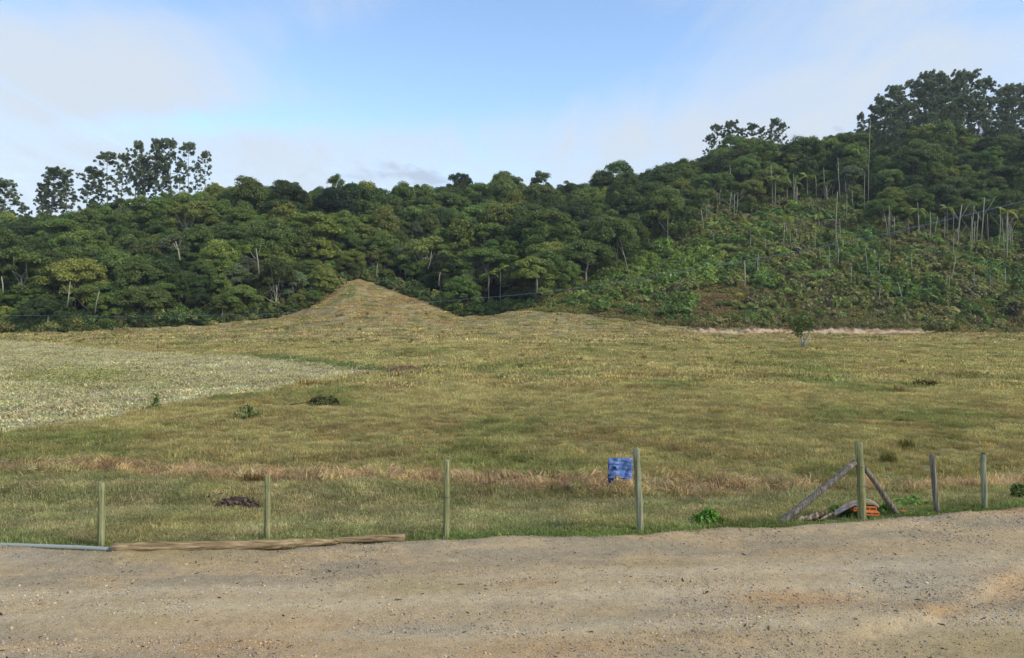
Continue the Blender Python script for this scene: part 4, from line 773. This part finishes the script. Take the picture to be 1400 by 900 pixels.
# two thin strands strung from post to post
def between(b_, t_, h): return b_ + (t_ - b_) * (h / (t_ - b_).z)
allp = [PB[0], PB[1], PB[2], PB[3], (cb, ct)]
for h, lb in ((.93, 'upper thin wire strand strung along the road posts'), (.60, 'lower thin wire strand strung along the road posts')):
    mb = MB(); pts = []
    hs = [between(b_, t_, h) for b_, t_ in allp]; ns = []
    for a_, b_ in zip(hs[:-1], hs[1:]):
        for i in range(6): q = i / 6; ns.append(a_ + (b_ - a_) * q + Vector((0, -.06, -.03 * math.sin(math.pi * q))))
    ns.append(hs[-1] + Vector((0, -.06, 0))); mb.add(*tube(ns, [.0011] * len(ns), 3)); tag(obj('fence_wire', mb.build('fence_wire', [M['wire']])), lb, 'wire', 'wire strands of the fence')

# ------------------------------------------------------------------ blue garment over the wire
Yg_ = PB[3][0].y - .12; gm_, t, o = newmat('blue_cloth'); tcx = t.nodes.new('ShaderNodeTexCoord'); nf_ = noise(t, 7, 4, .6, tcx.outputs['Object']); wv = t.nodes.new('ShaderNodeTexNoise'); wv.inputs['Scale'].default_value = 240; t.links.new(tcx.outputs['Object'], wv.inputs[0])
principled(t, o, ramp(t, nf_, [(.3, S(62, 80, 132)), (.5, S(98, 122, 172)), (.7, S(142, 164, 202))]), .85, .15, wv.outputs[0], .3, .002); M['blue'] = gm_
M['navy'] = plain('navy_cloth', S(34, 44, 84), .9, .1, .3, 20); M['tan'] = plain('tan_cloth', S(176, 150, 112), .9, .1, .2, 20)
g0 = P(848, 628, Yg_); upx = Yg_ / F
def sheet(fn, nu=28, nv=30, thick=.006):
    mb = MB(); v = []
    for s in (0, 1):
        for j in range(nv):
            for i in range(nu): p = np.array(fn(i / (nu - 1), j / (nv - 1))); v.append(p + (0, thick * s, 0))
    f_ = []; Q = nu * nv
    for j in range(nv - 1):
        for i in range(nu - 1): a_ = j * nu + i; f_.append((a_, a_ + 1, a_ + nu + 1, a_ + nu)); f_.append((Q + a_, Q + a_ + nu, Q + a_ + nu + 1, Q + a_ + 1))
    for i in range(nu - 1): f_ += [(i, Q + i, Q + i + 1, i + 1), (Q - nu + i, Q - nu + i + 1, 2 * Q - nu + i + 1, 2 * Q - nu + i)]
    for j in range(nv - 1): f_ += [(j * nu, (j + 1) * nu, Q + (j + 1) * nu, Q + j * nu), (j * nu + nu - 1, Q + j * nu + nu - 1, Q + (j + 1) * nu + nu - 1, (j + 1) * nu + nu - 1)]
    mb.add(v, f_); return mb
def fold(x, z, a_=1.0): return a_ * (.05 * (float(fbm(x * 9 + z * 7, z * 16 - x * 3, 201, 3)) - .5) + .03 * (float(vnoise(x * 40 - z * 12, z * 7 + x * 5, 203)) - .5))
def panel(x0, x1, z0, z1, off, hem=0.0, skew=0.0, amp=1.0):
    def fn(s, v):
        x = (x0 + (x1 - x0) * s + skew * v + .35 * math.sin(v * 9 + x0)) * upx; z = -(z0 + (z1 - z0 + hem * math.sin(s * 7 + x0)) * v) * upx; return (x, off + fold(x, z, amp) - .01 * v, z)
    return fn
e_ = obj('blue_garment', None, None, g0); tag(e_, 'blue work garment folded over the wire beside a post', 'clothing')
obj('main_panel', sheet(panel(-16, 15.2, -1.5, 21, 0, .8)).build('main_panel', [M['blue']], True), e_)
obj('lower_flap', sheet(panel(-16.5, 15.5, 15, 25.5, -.028, .6, .4)).build('lower_flap', [M['blue']], True), e_)
obj('lining', sheet(panel(-16, 14.8, 3, 27, .03, .9, -.5)).build('lining', [M['navy']], True), e_)
obj('hanging_tail', sheet(panel(-16.3, -9, 22, 30.5, -.012, -2, -.5)).build('hanging_tail', [M['navy']], True), e_)
obj('sleeve', sheet(panel(9, 15.8, -1.8, 13, -.04, .4, .3), 14, 20).build('sleeve', [M['blue']], True), e_)
obj('pocket_flap', sheet(panel(-10, .5, 7, 13, -.034, 1.2), 14, 12).build('pocket_flap', [M['blue']], True), e_)
obj('collar', sheet(panel(-16, 1, -2, 6, -.03, .6), 14, 12).build('collar', [M['blue']], True), e_)
mb = MB(); mb.add(*tube([(-8.3 * upx, -.07, -11 * upx), (-8.3 * upx, -.05, -11 * upx)], [2.2 * upx, 2.4 * upx], 10)); obj('button', mb.build('button', [M['navy']]), e_)
obj('tan_tag', sheet(panel(-6, 0.5, 22.5, 27, -.045, 1.2), 8, 8).build('tan_tag', [M['tan']], True), e_)

# ------------------------------------------------------------------ logs and pipe at the road edge
def logthing(name, pts, rads, mat, label, cat, seg=12, rough=.05, seed=1, group=None):
    mb = MB(); c0 = Vector(pts[0]); P2, R2 = [], []
    for i in range(len(pts) - 1):
        for q in range(5): t_ = q / 5; P2.append(Vector(pts[i]).lerp(Vector(pts[i + 1]), t_) - c0); R2.append(rads[i] * (1 - t_) + rads[i + 1] * t_)
    P2.append(Vector(pts[-1]) - c0); R2.append(rads[-1]); mb.add(*tube(P2, R2, seg, True, rough, seed)); o = obj(name, mb.build(name, [M[mat]], True), None, c0); tag(o, label, cat, group); return o
def lp(px, py, up=.06): Y = (ZC - up) * F / (py - HY); return P(px, py, Y)
logthing('log', [lp(153, 750, .08), lp(220, 748.5, .08), lp(300, 747, .08), lp(380, 745, .09), lp(430, 741.5, .10), lp(462, 740, .10)], [.082, .088, .082, .076, .066, .04], 'logm', 'long cracked brown log lying along the road edge', 'log', 14, .11, 3)
logthing('log', [lp(440, 741, .05), lp(500, 737.5, .07), lp(554, 735.5, .08)], [.04, .06, .065], 'logm', 'shorter log with cut end touching the long log', 'log', 14, .10, 4)
M['pipe'] = plain('grey_pipe', S(146, 150, 142), .7, .25, .15, 18)
logthing('pipe', [lp(-150, 740, .05), lp(0, 745.3, .05), lp(60, 747.2, .05), lp(108, 749, .045), lp(152, 751.5, .05)], [.036] * 5, 'pipe', 'thin grey pipe lying at the road edge left of the log', 'pipe', 10, .01, 5)

# ------------------------------------------------------------------ rubble by the corner post
M['clay'] = plain('orange_clay', S(196, 116, 68), .85, .15, .25, 20); M['slab'] = plain('grey_pink_slab', S(158, 140, 126), .9, .1, .2, 9); M['scrap'] = wood('scrap_wood', S(60, 48, 40), S(96, 80, 66), S(186, 170, 146), 14, .5)
Yr_ = Yc + .35
def slabmesh():
    def fn(s, v):
        px = 1142 + 60 * s; y = np.interp(s, [0, .2, .45, .62, .8, .92, 1], [698, 692.5, 686, 683, 684, 688, 693]); p = P(px, y - 1 + 8.5 * v * (1 - .7 * s), Yr_ + .25 - .45 * v + .03 * math.sin(s * 30)); return tuple(p - P(1142, 699, Yr_))
    return sheet(fn, 24, 10, .035)
e_ = obj('broken_slab', slabmesh().build('broken_slab', [M['slab']]), None, P(1142, 699, Yr_)); tag(e_, 'curved broken grey-pink slab leaning over the clay blocks', 'slab')
def clayblock(px, py, Y, w, h, d, rz, label):
    """hollow clay block: walls, webs and two holes through it"""
    mb = MB(); th = .018
    def box(x0, x1, y0, y1, z0, z1): v = [(x, y, z) for x in (x0, x1) for y in (y0, y1) for z in (z0, z1)]; mb.add(v, [(0, 1, 3, 2), (4, 6, 7, 5), (0, 4, 5, 1), (2, 3, 7, 6), (0, 2, 6, 4), (1, 5, 7, 3)])
    box(-w / 2, w / 2, 0, d, 0, th); box(-w / 2, w / 2, 0, d, h - th, h); box(-w / 2, -w / 2 + th, 0, d, th, h - th); box(w / 2 - th, w / 2, 0, d, th, h - th); box(-th / 2, th / 2, 0, d, th, h - th); box(-w / 2 + th, -th / 2, .01, d, h * .48, h * .55); box(th / 2, w / 2 - th, .01, d, h * .48, h * .55)
    o = obj('clay_block', mb.build('clay_block', [M['clay']]), None, P(px, py, Y)); o.rotation_euler = (random.uniform(-.1, .1), random.uniform(-.08, .08), rz); tag(o, label, 'brick', 'orange clay blocks by the corner post'); return o
clayblock(1192, 705, Yr_ - .3, .29, .065, .22, .10, 'orange hollow clay block right behind the corner post, lower one'); clayblock(1189, 698.5, Yr_ - .22, .25, .07, .2, -.12, 'orange clay block resting above the lower one'); clayblock(1171, 699, Yr_ - .15, .12, .07, .16, .3, 'small orange clay piece peeking left of the corner post'); clayblock(1239, 703, Yr_ + .2, .16, .06, .12, .5, 'flat orange shard lying right of the brace foot')
for i, (x0, y0, x1, y1, w, lb) in enumerate(((1086, 714, 1104, 707, .06, 'pale end of a split board left of the grass'), (1100, 711, 1130, 701, .07, 'dark rotten board in the scrap heap'), (1106, 715, 1126, 707, .035, 'thin slat in front of the dark board'), (1118, 713, 1142, 700, .026, 'pale stick slanting up toward the slab'), (1094, 716, 1120, 712, .045, 'weathered scrap lying lowest at the gravel edge'), (1108, 706, 1124, 702, .05, 'short dark scrap on top of the heap'))):
    a_, b_ = P(x0, y0, Yc - .02 + .06 * (i % 3)), P(x1, y1, Yc + .05 + .08 * (i % 3)); logthing('scrap_board', [a_, a_.lerp(b_, .5) + Vector((0, 0, .008)), b_], [w * .7, w, w * .5], 'scrap', lb, 'scrap wood', 5, .25, 60 + i, 'scrap wood by the brace')

# ------------------------------------------------------------------ weeds, heaps and stakes in the grass
def leafplant(name, loc, R, H, n, size, tint_, label, cat='plant', asp=2.6, group=None):
    r_ = np.random.default_rng(len(label)); f_, s_ = MB(), MB()
    for i in range(n):
        a_ = r_.random() * 6.28; q = r_.random(); c = (R * q * math.cos(a_), R * q * math.sin(a_), H * (1 - q * .6) * r_.uniform(.4, 1)); f_.add(*leaves(c, (R * .3, R * .3, H * .2), 10, size, r_, aspect=asp, low=-1, upb=.7)); s_.add(*tube([(0, 0, -.05), (c[0] * .3, c[1] * .3, c[2] * .6), c], [.008, .006, .003], 3, False))
    e_ = obj(name, None, None, loc); tag(e_, label, cat, group); q = obj('foliage', f_.build('foliage', [M['shrub']]), e_); q['tint'] = [float(v) for v in tint_]; obj('stem', s_.build('stem', [M['dark_bark']]), e_)
leafplant('weed', at(970, 719), .24, .26, 26, .06, S(100, 140, 62), 'bright green leafy weed clump at the gravel edge'); leafplant('weed', at(1150, 704), .30, .16, 26, .05, S(100, 128, 66), 'green weeds under the broken slab'); leafplant('weed', at(1212, 703), .16, .18, 16, .05, S(86, 124, 52), 'small bright weed right of the clay blocks')
leafplant('weed', at(1248, 692), .32, .20, 24, .06, S(128, 152, 84), 'fresh green weed patch right of the brace'); leafplant('weed', at(1392, 682), .2, .3, 24, .06, S(100, 116, 64), 'dark weed clump at the right edge'); leafplant('weed', at(338, 574), .5, .55, 22, .08, S(132, 142, 90), 'low green bush in the grass beside the stubble'); leafplant('weed', at(212, 560), .12, .8, 8, .09, S(136, 150, 100), 'lone green maize plant at the stubble rim', 'plant', 4.0)
leafplant('weed', at(320, 702), .14, .12, 10, .05, S(90, 130, 70), 'single pale green weed below the dark heap')
def heap(name, loc, rx_, ry_, hh, cols, label, n, size, asp=2.2):
    r_ = np.random.default_rng(n); mb, lv = MB(), MB(); nu, nv = 28, 14
    v = []
    for j in range(nv):
        for i in range(nu):
            x, y = -1 + 2 * i / (nu - 1), -1 + 2 * j / (nv - 1); d = math.hypot(x, y); v.append((x * rx_, y * ry_, hh * max(0, 1 - d * d) * (0.6 + .8 * float(vnoise(x * 4, y * 4, n))) - .03 - (.06 if d > .95 else 0)))
    mb.add(v, [(j * nu + i, j * nu + i + 1, (j + 1) * nu + i + 1, (j + 1) * nu + i) for j in range(nv - 1) for i in range(nu - 1)])
    e_ = obj(name, None, None, loc); tag(e_, label, 'heap'); obj('mound', mb.build('mound', [plain(name + '_soil', cols[0], .95, .1, .5, 12, .8)], True), e_)
    lv.add(*leaves((0, 0, hh * .3), (rx_ * .85, ry_ * .85, hh * .8), n, size, r_, aspect=asp, low=.02, shell=.2)); q = obj('litter', lv.build('litter', [M['stalk']]), e_); q['tint'] = [float(x) for x in cols[1]]
heap('litter_heap', at(322, 696), .58, .42, .2, (S(62, 50, 44), S(104, 88, 76)), 'dark flat heap of rotting litter in the verge grass', 260, .05)
heap('brush_heap', at(442, 556), .85, .6, .42, (S(62, 60, 40), S(84, 86, 52)), 'low dark brush heap in the middle meadow', 500, .10)
a_ = at(290, 685); logthing('stick', [a_ + Vector((-.12, 0, .08)), a_ + Vector((.24, .02, .16))], [.018, .012], 'scrap', 'pale flat stick lying on the dark litter heap', 'stick', 6, .1, 8)
a_ = at(395, 556); logthing('stick', [a_ + Vector((-.2, 0, .06)), a_ + Vector((.5, .05, .14)), a_ + Vector((1.1, .1, .2))], [.03, .025, .012], 'scrap', 'pale branch sticking out of the brush heap', 'stick', 6, .1, 9)
for i, (x0, y0, x1, y1) in enumerate(((532, 517, 532, 503), (549, 516, 549, 504), (561, 515, 556, 500), (575, 513, 575, 503))):
    a_ = at(x0, y0); b_ = P(x1, y1, a_.y); logthing('stake', [a_ - Vector((0, 0, .1)), b_], [.035, .03], 'oldpost' if i % 2 else 'greypost', ['pale leftmost stake at the stubble corner', 'second thin stake at the stubble corner', 'stake tilted left at the stubble corner', 'rightmost stake at the stubble corner'][i], 'stake', 6, .05, i, 'thin stakes at the stubble corner')
heap('bare_patch', at(553, 513), 1.3, 1.2, .12, (S(92, 74, 58), S(120, 98, 74)), 'brown bare soil patch behind the thin stakes', 200, .10)
tm_ = [bladeset('tussock', 1, 220, .34, .62, .014, .6)[0], bladeset('tussock', 1, 200, .4, .4, .02, .9)[0]]
for px, py, s, k, c, lb in ((1240, 616, .75, 0, S(92, 92, 52), 'tall dark grass tussock behind the two right posts'), (1267, 529, 1.25, 1, S(74, 66, 38), 'dark brown clump in the pasture right of centre'), (1215, 636, .7, 0, S(96, 96, 54), 'smaller tussock left of the tall dark one'), (347, 660, .6, 1, S(104, 84, 52), 'brown tuft behind the slim yellowish post'), (160, 640, .75, 1, S(160, 122, 88), 'pinkish dry tuft behind the short post')):
    o = obj('tussock', tm_[k], None, at(px, py)); o.scale = (s * (1.25 if k else .8), s, s); o['tint'] = [float(q) for q in c]; tag(o, lb, 'grass tuft', 'grass tussocks')

# ------------------------------------------------------------------ cable across the valley
M['cable'] = plain('blue_grey_cable', S(128, 146, 178), .5, .3, .1)
kp = [(1480, 254, 34), (1400, 275, 36), (1250, 311, 41), (1150, 332, 46), (1000, 360, 54), (850, 385, 64), (740, 400, 72), (640, 409, 80), (540, 417, 88), (430, 426, 96), (300, 431, 104), (150, 432.5, 112), (0, 431, 120), (-120, 427, 126)]
kp = [P(*q) for q in kp]; mb = MB(); cp = []
for i in range(len(kp) - 1):
    p0, p1, p2, p3 = kp[max(i - 1, 0)], kp[i], kp[i + 1], kp[min(i + 2, len(kp) - 1)]
    for q in range(6): s = q / 6; cp.append(.5 * ((2 * p1) + (p2 - p0) * s + (2 * p0 - 5 * p1 + 4 * p2 - p3) * s * s + (3 * p1 - p0 - 3 * p2 + p3) * s ** 3))
cp.append(kp[-1]); mb.add(*tube(cp, [.013 for p in cp], 5)); tag(obj('overhead_cable', mb.build('overhead_cable', [M['cable']], True)), 'thin blue-grey cable sagging across the pasture and forest', 'cable')
print('objects', len(COL.objects))
